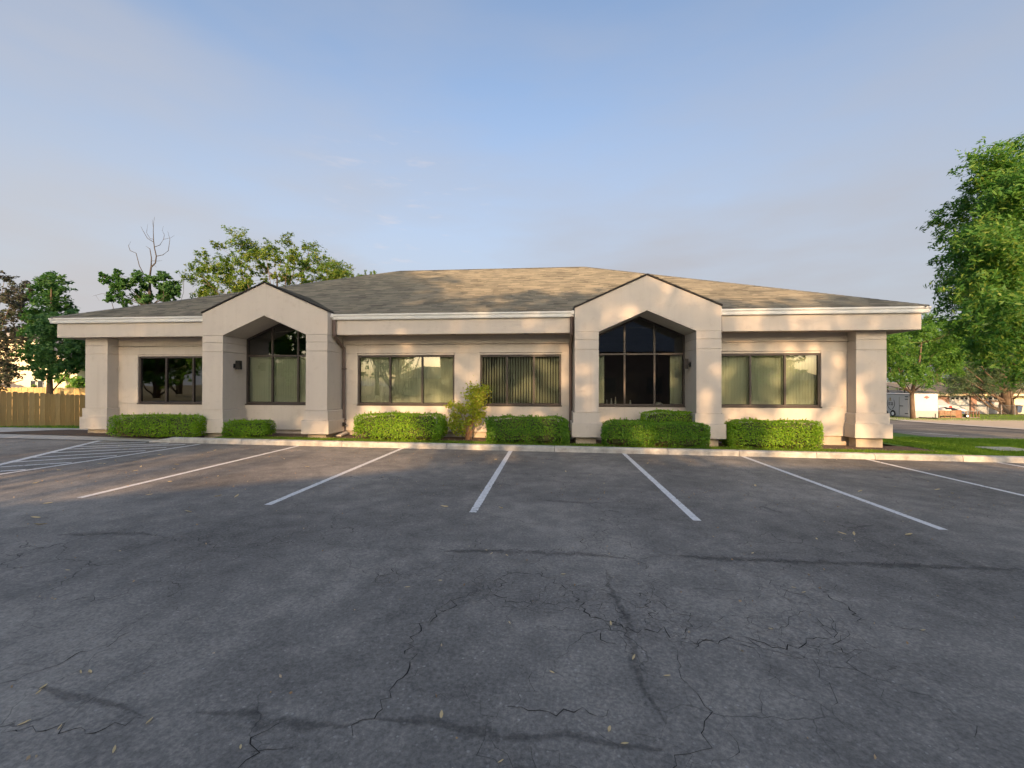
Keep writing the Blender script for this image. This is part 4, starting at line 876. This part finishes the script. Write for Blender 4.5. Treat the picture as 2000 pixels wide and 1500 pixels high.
# locust behind the roof
rg = np.random.default_rng(16); b0 = at(540, 760, 34); b0.z = -.3
pts = [(385,530),(400,505),(425,480),(440,515),(460,465),(480,480),(470,510),(500,495),(510,525),(530,480),(545,510),(560,470),(575,500),(590,520),(605,485),(620,510),(640,520),(655,535),(670,530),(630,545),(600,550),(560,545),(520,555),(480,545),(440,550),(410,555),(420,575),(460,575),(395,580),(500,575),(372,540),(650,552),(540,575),(580,570)]
cl = [(rel(px, py, 34+rg.uniform(-3, 3), b0), rg.uniform(.45, .85)) for px, py in pts]+[(rel(px, py, 34+rg.uniform(-4, 4), b0), rg.uniform(.3, .6)) for px, py in zip(rg.uniform(385, 665, 46), rg.uniform(490, 590, 46)) if py > 470+abs(px-530)*.3]
cl += [(rel(px, py, 34, b0), .35) for px, py in ((700, 541), (715, 537), (728, 535), (690, 545))]
tree('locust_tree', b0, 'airy yellow green locust tree rising behind the office roof', 6, cl, [((0, 0, 0), .3), ((0, 0, 3), .25), ((.2, 0, 5.5), .2), ((.1, 0, 8), .12), ((0, 0, 10.5), .05)], 30000, .21, 'leaf_locust', droop=.15, aspect=.34, limb=.8)
# tree with the dead top
rg = np.random.default_rng(17); D0 = 31; b0 = at(290, 770, D0); b0.z = -.5
zp = lambda x, y: rel(180+x/8.333, 420+y/8.333, D0, b0)
pts = [(1000,960),(1130,960),(850,1010),(1200,1030),(1280,1080),(1100,1080),(950,1100),(680,1040),(560,1100),(700,1150),(620,1200),(820,1180),(1000,1200),(1180,1180),(1320,1180),(1380,1230),(1250,1300),(1100,1320),(920,1320),(780,1350),(700,1280),(540,1330),(530,1420),(1000,1420),(820,1430),(80,980),(160,990),(250,1020),(340,1040),(390,970),(300,1110),(420,1140),(500,1180),(530,960),(640,1430),(1200,1400)]
cl = [(tuple(Vector(zp(x, y))+Vector((0, rg.uniform(-1, 1), 0))), rg.uniform(.26, .44) if x > 450 else .24) for x, y in pts]
w_ = lambda *p: [zp(*q_) for q_ in p]
bare = [(w_((940,1000),(960,850),(1030,780),(1045,670),(1015,540),(1000,420),(995,250),(1000,130),(1015,30)), [.11,.10,.08,.07,.06,.05,.035,.02,.01]),
        (w_((960,850),(965,700),(940,550),(870,505)), [.08,.06,.045,.012]), (w_((850,980),(770,830),(715,620),(620,580),(590,500),(630,430)), [.05,.045,.04,.035,.025,.01]),
        (w_((1000,440),(900,380),(830,260),(790,180)), [.04,.035,.025,.01]), (w_((995,395),(940,380),(885,290),(905,150)), [.03,.025,.02,.008]),
        (w_((1015,520),(1100,490),(1165,390),(1175,320),(1140,250),(1160,180)), [.04,.035,.03,.02,.015,.008]), (w_((1045,670),(1150,650),(1240,580),(1265,400),(1230,260)), [.045,.04,.035,.025,.01]),
        (w_((1165,395),(1280,370),(1340,330)), [.02,.016,.008]), (w_((970,745),(1060,750),(1140,740)), [.03,.022,.01]), (w_((1000,810),(1050,850)), [.02,.01]), (w_((995,200),(975,70)), [.02,.008]),
        (w_((720,1390),(650,1320),(430,1285),(150,1280),(0,1320)), [.05,.045,.03,.02,.008]), (w_((430,1440),(250,1340),(190,1290)), [.03,.02,.01]), (w_((60,1310),(120,1400)), [.012,.006]),
        (w_((700,1300),(520,1160),(330,1050),(150,980)), [.05,.04,.03,.015]), (w_((900,1300),(700,1000),(590,960)), [.05,.03,.012]),
        (w_((1450,1380),(1490,1250),(1480,1050),(1400,960)), [.025,.02,.015,.006]), (w_((1490,1200),(1500,900)), [.015,.006])]
bare = [(p_, [r_*.55 for r_ in q_]) for p_, q_ in bare]
tree('dying_tree', b0, 'half dead tree with bare grey top branches behind the roof', 7, cl, [((0, 0, 0), .26), ((0, 0, 4), .2), (zp(930, 1500), .13), (zp(940, 1000), .065)], 11000, .19, 'leaf_dark', bark='bark_dead', droop=.45, aspect=.55, limb=.5, bare=bare)
# distant trees behind the gable of the trailers and far left
for i, (px, py, d_, rr_, lb, m_) in enumerate(((1760, 700, 60, 5.5, 'rounded green tree far behind the white trailer', 'leaf_green'), (2040, 690, 58, 6.5, 'broad green tree behind the brick house', 'leaf_green'), (1885, 722, 70, 6, 'yellow green tree over the brick garage roof', 'leaf_ash'), (1830, 672, 66, 6.5, 'bright green tree close behind the two trailers', 'leaf_green'), (1955, 668, 64, 8, 'full green tree rising over the brick house roof', 'leaf_green'), (165, 735, 42, 3, 'small bush tree beside the cream house', 'leaf_green'))):
    rg = np.random.default_rng(30+i); b0 = at(px, 800, d_); b0.z = T(b0.x, b0.y); c = Vector(rel(px, py, d_, b0))
    tree('background_tree', b0, lb, 30+i, blob(rg, c, (rr_, rr_, rr_*.75), 44, rr_*.18, rr_*.3, .5), [((0, 0, -.2), .25), ((0, 0, c.z*.6), .18), (tuple(c), .08)], 9000, .34, m_, aspect=.5, group=None)

# trees and the house across the lot, behind the photographer (they shade the lot and show in the glass)
rg = np.random.default_rng(40)
def yard_tree(x, y, cz, rad, nc, nl, seed, lb, r0_=.8, r1_=1.4, size=.24, shell=.45):
    rg = np.random.default_rng(seed); c = (0, 0, cz)
    tree('yard_tree', (x, y, T(x, y)-.05), lb, seed, blob(rg, c, rad, nc, r0_, r1_, shell), [((0, 0, -.1), .45), ((0, 0, 3), .36), ((.2, 0, cz*.6), .28), ((.1, 0, cz), .16), ((0, 0, cz+rad[2]*.6), .05)], nl, size, 'leaf_green', aspect=.5, limb=.4)
yard_tree(-7.8, -24, 15.2, (7.3, 4.5, 5.6), 320, 80000, 41, 'tall dense tree behind the neighbouring house, seen mirrored in the glass')
yard_tree(-17.3, -23, 11.4, (6.6, 5, 6.2), 200, 56000, 42, 'broad dense tree beside the neighbouring house driveway')
yard_tree(3.6, -24.5, 13.0, (6.4, 4.0, 3.3), 230, 13500, 43, 'thin crowned tree over the neighbouring house ridge', .45, .8, .3)
yard_tree(14, -24, 13.4, (6.2, 4.0, 3.0), 190, 9800, 44, 'sparse tree at the sunny end of the neighbouring house', .45, .8, .3)
for i, (x, y, h_, lb) in enumerate(((-34, -30, 6, 'rounded tree at the far kerb across the lot'), (-46, -22, 5, 'low bushy tree at the end of the lot'), (-58, -38, 8, 'wide tree standing alone across the street'), (-30, -48, 9, 'tall rounded tree far across the street'), (30, -40, 7, 'round tree behind the far lawn'), (46, -30, 7, 'leafy tree on the far street corner'), (0, -60, 9, 'high rounded tree behind the neighbouring yard'))):
    yard_tree(x, y, h_, (h_*.75, h_*.75, h_*.7), 70, 8000, 60+i, lb, h_*.14, h_*.24, .5)
NH = tag(empty('neighbour_house', (1.5, -18, 0)), 'brown two storey house across the lot with low hip roof', 'house'); ninv = Matrix.Translation((-1.5, 18, 0))
def nsub(o): o.parent = NH; o.matrix_parent_inverse = ninv; return o
HX0, HX1, HY0, HY1, HE = -10.5, 17.5, -22.5, -13.2, 4.6
nsub(MB().box(HX0+.5, HX1-.5, HY0+.5, HY1-.5, -.2, HE).build('wall', 'brown_wall'))
hr = 7.75; ym = (HY0+HY1)/2
mb = MB(); a, b, c, d_ = (HX0, HY1, HE), (HX1, HY1, HE), (HX1, HY0, HE), (HX0, HY0, HE); r1_, r2_ = (1.0, ym+1, hr), (HX1-4.6, ym+1, hr)
mb.poly([b, a, r1_, r2_]); mb.poly([d_, c, r2_, r1_]); mb.poly([a, d_, r1_]); mb.poly([c, b, r2_]); mb.poly([a, b, c, d_])
nsub(mb.build('roof', 'grey_roof'))
for x in (-7, -3, 1, 5, 9, 13):
    wn_ = nsub(MB().box(x-.7, x+.7, HY1-.5, HY1-.46, 1.0, 2.4).build('window', 'bronze')); pn = MB().box(x-.6, x+.6, HY1-.46, HY1-.44, 1.1, 2.3).build('pane', 'car_glass'); pn.parent = wn_

for i, (x, y, wv_, dv_, h_, m_, lb) in enumerate(((-42, -44, 16, 9, 2.8, 'brown_wall', 'long brown bungalow far across the street'), (-20, -52, 14, 9, 2.7, 'cream', 'cream bungalow across the street'), (34, -48, 15, 9, 2.8, 'brown_wall', 'brown bungalow beyond the far lawn'), (-70, -20, 12, 14, 2.8, 'cream', 'cream house at the far end of the lot'))):
    hh = tag(empty('street_house', (x, y, T(x, y))), lb, 'house'); MB().box(-wv_/2, wv_/2, -dv_/2, dv_/2, -.3, h_).build('wall', m_, hh)
    q_ = [(-wv_/2-.6, -dv_/2-.6, h_), (wv_/2+.6, -dv_/2-.6, h_), (wv_/2+.6, dv_/2+.6, h_), (-wv_/2-.6, dv_/2+.6, h_)]; ra, rb = (-wv_/2+4, 0, h_+2.3), (wv_/2-4, 0, h_+2.3)
    MB().poly([q_[0], q_[1], rb, ra]).poly([q_[2], q_[3], ra, rb]).poly([q_[1], q_[2], rb]).poly([q_[3], q_[0], ra]).poly([q_[3], q_[2], q_[1], q_[0]]).build('roof', 'grey_roof', hh)
    for xw in (-.3, 0, .3): f_ = MB().box(xw*wv_-.7, xw*wv_+.7, dv_/2+.001, dv_/2+.05, .9, 2.2).build('window', 'bronze', hh); MB().box(xw*wv_-.6, xw*wv_+.6, dv_/2+.051, dv_/2+.06, 1, 2.1).build('pane', 'car_glass', f_)
# ------------------------------------------------------------------ board fence and the house behind it
fa, fb = G(-60, 835), G(168, 832); fa.z = fb.z = 0
L_ = (fb-fa).length; d_ = (fb-fa)/L_; nf = Vector((-d_.y, d_.x, 0))
def fence(name, a, b, h, label, mats, seed, zoff=0):
    rr = random.Random(seed); a, b = Vector((a[0], a[1], 0)), Vector((b[0], b[1], 0)); L_ = (b-a).length; d_ = (b-a)/L_; yaw = math.atan2(d_.y, d_.x)
    e = tag(empty(name, a+Vector((0, 0, T(a.x, a.y)+zoff))), label, 'fence'); e.rotation_euler = (0, 0, yaw); k = int(L_/.145); mes = []
    for j in range(5):
        mb = MB(); wv_ = .068; hh = h*rr.uniform(.985, 1.01); mb.prismY([(-wv_, 0), (wv_, 0), (wv_, hh-.03), (wv_-.03, hh), (-wv_+.03, hh), (-wv_, hh-.03)], 0, .018)
        me = bpy.data.meshes.new('picket'); me.from_pydata(mb.v, [], mb.f); me.update(); me.materials.append(MATS[mats[j % len(mats)]]); mes.append(me)
    for i in range(k):
        x = (i+.5)*.145; q = a+d_*x; o_ = bpy.data.objects.new('picket', rr.choice(mes)); COL.objects.link(o_); o_.parent = e
        o_.location = (x, rr.uniform(-.004, .004), T(q.x, q.y)-T(a.x, a.y)+.03+rr.uniform(-.012, .012)); o_.rotation_euler = (0, rr.uniform(-.006, .006), 0)
    for z in (.3, h*.5, h-.25): MB().box(0, L_, .019, .057, z-.045, z+.045).build('rail', mats[0], e)
    for i in range(int(L_/2.4)+1): MB().box(i*2.4-.045, i*2.4+.045, .058, .148, 0, h-.02).build('post', mats[0], e)
    return e
ftop = at(80, 767, ((fa+fb)/2-Vector((0, 0, 0))).dot(Vector((fw.x, fw.y, 0)))).z
fence('board_fence', fa, fb+d_*3, ftop-T((fa.x+fb.x)/2, (fa.y+fb.y)/2)-.03, 'tan cedar board fence along the lawn behind the single leaning tree', ['cedar', 'cedar_b', 'cedar_c'], 1)
p0, p1 = at(-40, 790, 30), at(170, 790, 30)
fence('rear_fence', p0, p1, at(80, 757, 30).z-T(p0.x, p0.y), 'orange brown fence in front of the cream house', ['cedar_c', 'cedar'], 2)
# cream house
CH = at(100, 780, 40); CH.z = T(CH.x, CH.y); ch = tag(empty('cream_house', CH), 'cream sided house with two narrow windows beyond the fences', 'house')
yaw = math.atan2(RT.y, RT.x); ch.rotation_euler = (0, 0, yaw); k = 40/F_PX
hz0 = lambda py: CAM_H+(750-py)/F_PX*40-CH.z
def cxx(px): return (px-100)*k
MB().prismY([(cxx(-120), -.5), (cxx(150), -.5), (cxx(150), hz0(715)), (cxx(60), hz0(660)), (cxx(-120), hz0(660))], 0, 8).build('wall', 'cream', ch)
sd = MB()
for i in range(12): z = hz0(760)+i*.35; sd.box(cxx(-118), cxx(148), -.012, -.001, z, z+.02)
sd.build('siding_lap', 'cream', ch)
rf = MB().prismY([(cxx(-130), hz0(655)), (cxx(62), hz0(655)), (cxx(62), hz0(648)), (cxx(-130), hz0(648))], -.5, 8.5).prismY([(cxx(62), hz0(655)), (cxx(162), hz0(718)), (cxx(162), hz0(711)), (cxx(62), hz0(648))], -.5, 8.5).build('roof', 'grey_roof', ch)
for a, b in ((60, 71), (74, 86)):
    f_ = MB().box(cxx(a), cxx(b), -.06, -.013, hz0(758), hz0(740)).build('window', 'door_white', ch)
    MB().box(cxx(a)+.06, cxx(b)-.06, -.07, -.061, hz0(758)+.06, hz0(740)-.06).build('pane', 'car_glass', f_)
MB().prismY([(cxx(5), hz0(775)), (cxx(62), hz0(756)), (cxx(40), hz0(745)), (cxx(5), hz0(748))], -2.5, -.6).build('porch_roof', 'grey_roof', ch)

# ------------------------------------------------------------------ trailers, brick house
def facing(name, px, py, label, cat, dist=None):
    b = G(px, py) if dist is None else at(px, py, dist); d_ = (b-Vector((0, 0, CAM_H))).dot(fw); e = tag(empty(name, b), label, cat); e.rotation_euler = (0, 0, yaw)
    return e, b, d_, d_/F_PX
def wheel(e, x, y, r_, w_):
    o_ = MB().lathe((x, y, r_), [(r_*.6, 0), (r_*.96, 0), (r_, w_*.2), (r_, w_*.8), (r_*.96, w_), (r_*.6, w_)], 'y', 22).build('wheel', 'rubber', e)
    MB().lathe((x, y-.012, r_), [(r_*.2, 0), (r_*.58, .004), (r_*.6, .05)], 'y', 18).build('rim', 'white_metal', o_)
# enclosed trailer parked square to the office: nose to the front, long side with the door facing left
b = G(1785, 817); YT = b.y; VPX = 1000+F_PX*math.tan(YAW)
e = tag(empty('enclosed_trailer', b), 'white enclosed cargo trailer with black shield logo and grey stone guard', 'trailer')
def ty(px): return YT*(1785-VPX)/(px-VPX)-YT                 # distance back along the long side
def dep(y): return (Vector((b.x, b.y+y, 0))).dot(Vector((fw.x, fw.y, 0)))
def tz(y, py): return CAM_H+(754-py)/F_PX*dep(y)-b.z
TW = 43.5/F_PX*dep(0); TL = 5.0; zlo, zhi = tz(0, 813), tz(0, 767.5)
print('trailer', b, dep(0), 'w', TW, 'h', zhi)
MB().prismY([(0, zlo), (TW, zlo), (TW, zhi-.05), (TW-.07, zhi), (.07, zhi), (0, zhi-.05)], 0, TL).build('body', 'trailer_white', e, bevel=.015)
MB().box(-.012, .02, .02, TL, zhi-.14, zhi-.05).build('roof_trim', 'galv', e); MB().box(-.015, TW+.015, .02, TL, zlo-.09, zlo-.002).build('frame_rail', 'galv', e)
MB().box(.002, TW-.002, -.012, -.001, zlo+.002, tz(0, 801)).build('stone_guard', 'diamond_plate', e)
c_ = (TW*.53, -.006, tz(0, 774.5)); MB().poly([(c_[0]-.26, c_[1], c_[2]), (c_[0], c_[1], c_[2]-.15), (c_[0]+.26, c_[1], c_[2]), (c_[0], c_[1], c_[2]+.15)]).build('diamond_badge', 'logo_red', e)
y0_, y1_ = ty(1775.5), ty(1758.5)
dr = MB().box(-.03, -.001, y0_, y1_, zlo+.06, tz(y0_, 772.5)).build('side_door', 'trailer_white', e, bevel=.006)
MB().box(-.045, -.031, y1_-.07, y1_-.02, zlo+.1, tz(y1_, 773.5)).build('lock_bar', 'galv', dr)
MB().box(-.055, -.031, y1_-.45, y1_-.1, tz(y1_, 791.8), tz(y1_, 790.5)).build('handle', 'black_metal', dr)
for py in (773.5, 778.5, 806.5): MB().box(-.045, -.031, y0_+.02, y0_+.35, tz(y0_, py+.7), tz(y0_, py-.7)).build('hinge', 'black_metal', dr)
yc_ = ty(1743.2); hw = yc_-ty(1750.6); Zl = lambda py: tz(yc_, py)
lg = MB(); ol = [(0, Zl(800.2)), (hw*.5, Zl(797)), (hw*.92, Zl(791)), (hw, Zl(786)), (hw*.8, Zl(780)), (hw*.5, Zl(776.8))]
for sg in (-1, 1):
    for (a_, z0), (c2, z1) in zip(ol, ol[1:]):
        t_ = .06 if z0 < Zl(785) else .035
        lg.quad((-.006, yc_+sg*a_, z0), (-.006, yc_+sg*c2, z1), (-.006, yc_+sg*(c2-t_), z1+.02), (-.006, yc_+sg*max(0, a_-t_), z0+(.09 if a_ == 0 else .02)))
lg.build('shield_outline', 'logo_black', e)
s_ = MB(); za, zh = Zl(790), Zl(784.2)-Zl(790); u = hw/7.3
for a_, c2, f0_, f1_ in ((-4.5, -.8, .82, 1), (-4.5, -1.2, .42, .58), (-4.5, -.8, 0, .18), (-4.5, -3.7, .5, 1), (-4.5, -3.7, 0, .3), (-.2, 3.4, .82, 1), (.6, 3.2, .42, .58), (.3, 3.4, 0, .18), (3.0, 3.9, .1, .42), (2.9, 3.7, .55, .9), (.3, 1.2, 0, .5)):
    s_.quad((-.007, yc_-a_*u, za+zh*f0_), (-.007, yc_-c2*u, za+zh*f0_), (-.007, yc_-c2*u, za+zh*f1_), (-.007, yc_-a_*u, za+zh*f1_))
s_.build('logo_letters', 'logo_black', e)
s_ = MB(); zf, zt = Zl(781), Zl(774.8); yq = yc_+hw*.18
for a_, c2, z0, z1 in ((-.16, .16, zf, zf+.05), (-.06, .06, zf+.05, zt), (-.1, .1, zt-.13, zt-.06)): s_.quad((-.007, yq+a_, z0), (-.007, yq+c2, z0), (-.007, yq+c2*.7, z1), (-.007, yq+a_*.7, z1))
s_.build('logo_finial', 'logo_gold', e)
wr = .27; yw = ty(1747)
arc = MB()
for i in range(12):
    a0, a1 = math.pi*i/12, math.pi*(i+1)/12; r1_, r2_ = wr*1.2, wr*1.5
    arc.quad((-.025, yw-math.cos(a0)*r1_, wr+math.sin(a0)*r1_), (-.025, yw-math.cos(a1)*r1_, wr+math.sin(a1)*r1_), (-.025, yw-math.cos(a1)*r2_, wr+math.sin(a1)*r2_), (-.025, yw-math.cos(a0)*r2_, wr+math.sin(a0)*r2_))
arc.build('fender', 'trailer_white', e); MB().lathe((-.008, yw, wr), [(wr*1.18, 0), (wr*1.18, .004)], 'x', 24).build('wheel_well', 'black_metal', e)
for y_ in (yw, yw+.85):
    o_ = MB().lathe((-.03, y_, wr), [(wr*.6, 0), (wr*.96, 0), (wr, .04), (wr, .16), (wr*.96, .2), (wr*.6, .2)], 'x', 22).build('wheel', 'rubber', e)
    MB().lathe((-.042, y_, wr), [(wr*.2, 0), (wr*.58, .004), (wr*.6, .05)], 'x', 18).build('rim', 'white_metal', o_)
MB().tube([(TW*.2, .1, zlo-.05), (TW*.5, -1.1, zlo-.05)], [.045, .045], 4).tube([(TW*.8, .1, zlo-.05), (TW*.5, -1.1, zlo-.05)], [.045, .045], 4).tube([(TW*.5, -.9, 0), (TW*.5, -.9, zlo+.35)], [.03, .03], 6).build('tongue', 'black_metal', e)
# utility trailer with junk
e, b, d_, k = facing('utility_trailer', 1870, 816.5, 'rusty open utility trailer with wooden sides behind the enclosed trailer', 'trailer')
xx = lambda px: (px-1870)*k; zz_ = lambda py, D_=d_, Z_=b.z: CAM_H+(750-py)/F_PX*D_-Z_
MB().box(xx(1838), xx(1911), 0, 1.5, zz_(812), zz_(809.5)).build('bed', 'old_wood', e)
for z0, z1 in ((806, 803.4), (802.6, 799.6), (798.8, 796.2)):
    MB().box(xx(1834), xx(1866), -.03, .0, zz_(z0), zz_(z1)).build('side_board', 'old_wood', e)
    MB().box(xx(1834), xx(1909), 1.5, 1.53, zz_(z0), zz_(z1)).build('side_board', 'old_wood', e)
MB().box(xx(1866), xx(1877), -.035, -.005, zz_(810.5), zz_(795.5)).build('side_panel', 'rust', e)
for px in (1834, 1845, 1856, 1877, 1886, 1893, 1900, 1906, 1911): MB().box(xx(px)-.025, xx(px)+.025, -.05, .0, zz_(811), zz_(797)).build('stake', 'rust', e)
MB().box(xx(1877), xx(1912), -.045, -.005, zz_(798), zz_(796.8)).box(xx(1877), xx(1912), -.045, -.005, zz_(811), zz_(809.6)).build('mesh_rail', 'galv', e)
wheel(e, xx(1887.5), -.1, 4.6*k*.9, .2)
MB().tube([(xx(1838), .4, zz_(810)), (xx(1826), .75, zz_(813))], [.05, .04], 4).build('tongue', 'rust', e)
rr = random.Random(6)
for (px0, px1, py0, py1, m_, lb) in ((1850, 1866, 797, 789.5, 'tarp_white', 'pale crumpled bag on the utility trailer'), (1853, 1864, 794, 789.6, 'tarp_black', 'dark bin bag slumped on the utility trailer'), (1865, 1880, 797, 791, 'tarp_black', 'black tarp bundle on the utility trailer beside the rust panel'), (1882, 1898, 798, 792, 'tarp_white', 'white sack lying at the mesh end of the utility trailer'), (1881, 1892, 802, 796.2, 'tarp_blue', 'blue cloth bundle hanging in the utility trailer mesh')):
    mb = MB(); nx_, ny_ = 9, 6; x0, x1, z0, z1 = xx(px0), xx(px1), zz_(py0), zz_(py1)
    for j in range(ny_+1):
        for i in range(nx_+1):
            u, v = i/nx_, j/ny_; hgt = (math.sin(math.pi*u)*math.sin(math.pi*v))**.5; mb.v.append((x0+(x1-x0)*u, .2+v*.9+rr.uniform(-.03, .03), z0+(z1-z0)*hgt*rr.uniform(.75, 1.05)))
    for j in range(ny_):
        for i in range(nx_): q0 = j*(nx_+1)+i; mb.f.append((q0, q0+1, q0+nx_+2, q0+nx_+1))
    o_ = mb.build('junk_bundle', m_, None, smooth=True); o_.location = b; o_.rotation_euler = (0, 0, yaw); tag(o_, lb, 'bundle')
# brick house with two garage doors
e, b, d_, k = facing('brick_house', 1900, 806.5, 'low brick house with two white garage doors behind the chain link fence', 'house')
xx = lambda px: (px-1900)*k; zz_ = lambda py, D_=d_, Z_=b.z: CAM_H+(750-py)/F_PX*D_-Z_
print('house', b, d_, 'door h', zz_(771))
zt = zz_(768)
for a, c in ((1825, 1854.5), (1897, 1908), (1955, 1972)): MB().box(xx(a), xx(c), 0, .4, -.6, zt).build('brick_wall', 'brick', e)
MB().box(xx(1972), xx(2120), .6, 1.0, -.6, zt).build('side_wall', 'cream', e)
MB().box(xx(1825), xx(1972), .01, .4, zt+.002, zz_(765)).build('header', 'cream', e)
for a, c in ((1854.5, 1897), (1908, 1955)):
    dr = MB().box(xx(a)+.01, xx(c)-.01, .2, .25, -.1, zt-.005).build('garage_door', 'door_white', e)
    nrow = 4
    for j in range(nrow):
        z0 = zt*j/nrow; MB().box(xx(a)+.05, xx(c)-.05, .17, .199, z0+.03, z0+zt/nrow-.03).build('door_panel', 'door_white', dr)
    wdt = xx(c)-xx(a)
    for j in range(4):
        x0 = xx(a)+wdt*(.16+.205*j); MB().box(x0, x0+wdt*.13, .15, .168, zt*.80, zt*.92).build('door_pane', 'car_glass', dr)
MB().prismX([(-.6, zz_(766)), (8, zz_(742)), (8, zz_(740)), (-.6, zz_(763))], xx(1815), xx(2130)).build('roof', 'tan_roof', e)
MB().box(xx(1815), xx(2130), -.62, -.58, zz_(767), zz_(763.4)).build('fascia', 'cream', e)
MB().box(xx(1985), xx(1993), .56, .6, zz_(786), zz_(772)).build('window', 'car_glass', e)
# far gable roof behind the trailer
e, b, d_, k = facing('far_house', 1760, 800, 'grey roofed house far behind the enclosed trailer', 'house', 60)
e.location.z = T(b.x, b.y); xx = lambda px: (px-1760)*k; zz_ = lambda py: CAM_H+(750-py)/F_PX*60-e.location.z
MB().box(xx(1725), xx(1800), 0, 6, -.3, zz_(770)).build('wall', 'cream', e)
MB().prismY([(xx(1718), zz_(771)), (xx(1806), zz_(771)), (xx(1756), zz_(757))], -.5, 6.5).build('roof', 'grey_roof', e)
# parked car seen between the trailer and the bricks
e, b, d_, k = facing('parked_car', 1843, 803, 'white parked car with red tail lights beside the brick garage', 'car', 44)
e.location.z = T(b.x, b.y)
MB().prismX([(0, .3), (4.4, .3), (4.4, .8), (3.4, .95), (2.7, 1.45), (1.0, 1.48), (.2, 1.0), (0, .9)], -.85, .85).build('body', 'car_paint', e, bevel=.05)
MB().quad((-.65, .24, 1.02), (.65, .24, 1.02), (.6, .9, 1.42), (-.6, .9, 1.42)).build('rear_window', 'car_glass', e)
for sx in (-1, 1):
    MB().box(sx*.7-.13, sx*.7+.13, -.03, -.005, .68, .86).build('tail_light', 'tail_red', e)
    for y in (.8, 3.5): wheel_ = MB().lathe((sx*.78-.09, y, .31), [(.2, 0), (.31, .02), (.31, .16), (.2, .18)], 'x', 18).build('wheel', 'rubber', e)
# chain link fence
f0, f1 = G(1905, 807.5), G(2010, 811); f0d = (f0-Vector((0, 0, CAM_H))).dot(fw); hF = (807.5-790.5)/F_PX*f0d
cf = tag(empty('chain_link_fence', f0), 'low chain link fence with steel posts before the garage doors', 'fence'); dv = f1-f0; nP = 5
for i in range(nP):
    q = dv*(i/(nP-1)); MB().tube([tuple(q-Vector((0, 0, .1))), tuple(q+Vector((0, 0, hF+.04)))], [.035, .035], 7).build('post', 'galv', cf)
MB().tube([(0, 0, hF), tuple(dv+Vector((0, 0, hF)))], [.025, .025], 6).build('top_rail', 'galv', cf)
wm = MB(); nw = 70
for i in range(nw):
    for sg in (-1, 1):
        a_ = dv*(i/nw); c_ = dv*min(1, max(0, (i/nw+sg*hF/dv.length)))
        wm.tube([tuple(a_+Vector((0, .0, .02))), tuple(c_+Vector((0, 0, hF)))], [.0035, .0035], 3, False)
tag(wm.build('wire_mesh', 'galv', cf), kind='stuff')
# blue wheelie bin
e, b, d_, k = facing('wheeled_bin', 1986, 807, 'blue wheeled rubbish bin standing beside the pine trunk', 'bin'); hB = (807-791)*k
bn = MB(); bn.v = [(-.22, -.25, .05), (.22, -.25, .05), (.22, .25, .05), (-.22, .25, .05), (-.31, -.34, hB*.88), (.31, -.34, hB*.88), (.31, .34, hB*.88), (-.31, .34, hB*.88)]
bn.f = [(3, 2, 1, 0), (4, 5, 6, 7), (0, 1, 5, 4), (1, 2, 6, 5), (2, 3, 7, 6), (3, 0, 4, 7)]; bn.build('tub', 'bin_blue', e, bevel=.02)
MB().prismX([(-.38, hB*.885), (.36, hB*.885), (.36, hB*.93), (0, hB), (-.38, hB*.93)], -.34, .34).build('lid', 'bin_blue', e, bevel=.01)
for sx in (-1, 1): MB().lathe((sx*.24-.03, .26, .1), [(.05, 0), (.1, .01), (.1, .05), (.05, .06)], 'x', 14).build('wheel', 'rubber', e)
# pad in the lawn
q0, q1 = G(1945, 885), G(1985, 888); c = (q0+q1)/2
tag(MB().box(c.x-.42, c.x+.42, c.y-.3, c.y+.35, T(c.x, c.y)-.02, T(c.x, c.y)+.135).build('concrete_pad', 'concrete', bevel=.015), 'small flat concrete pad set in the front lawn', 'pad')
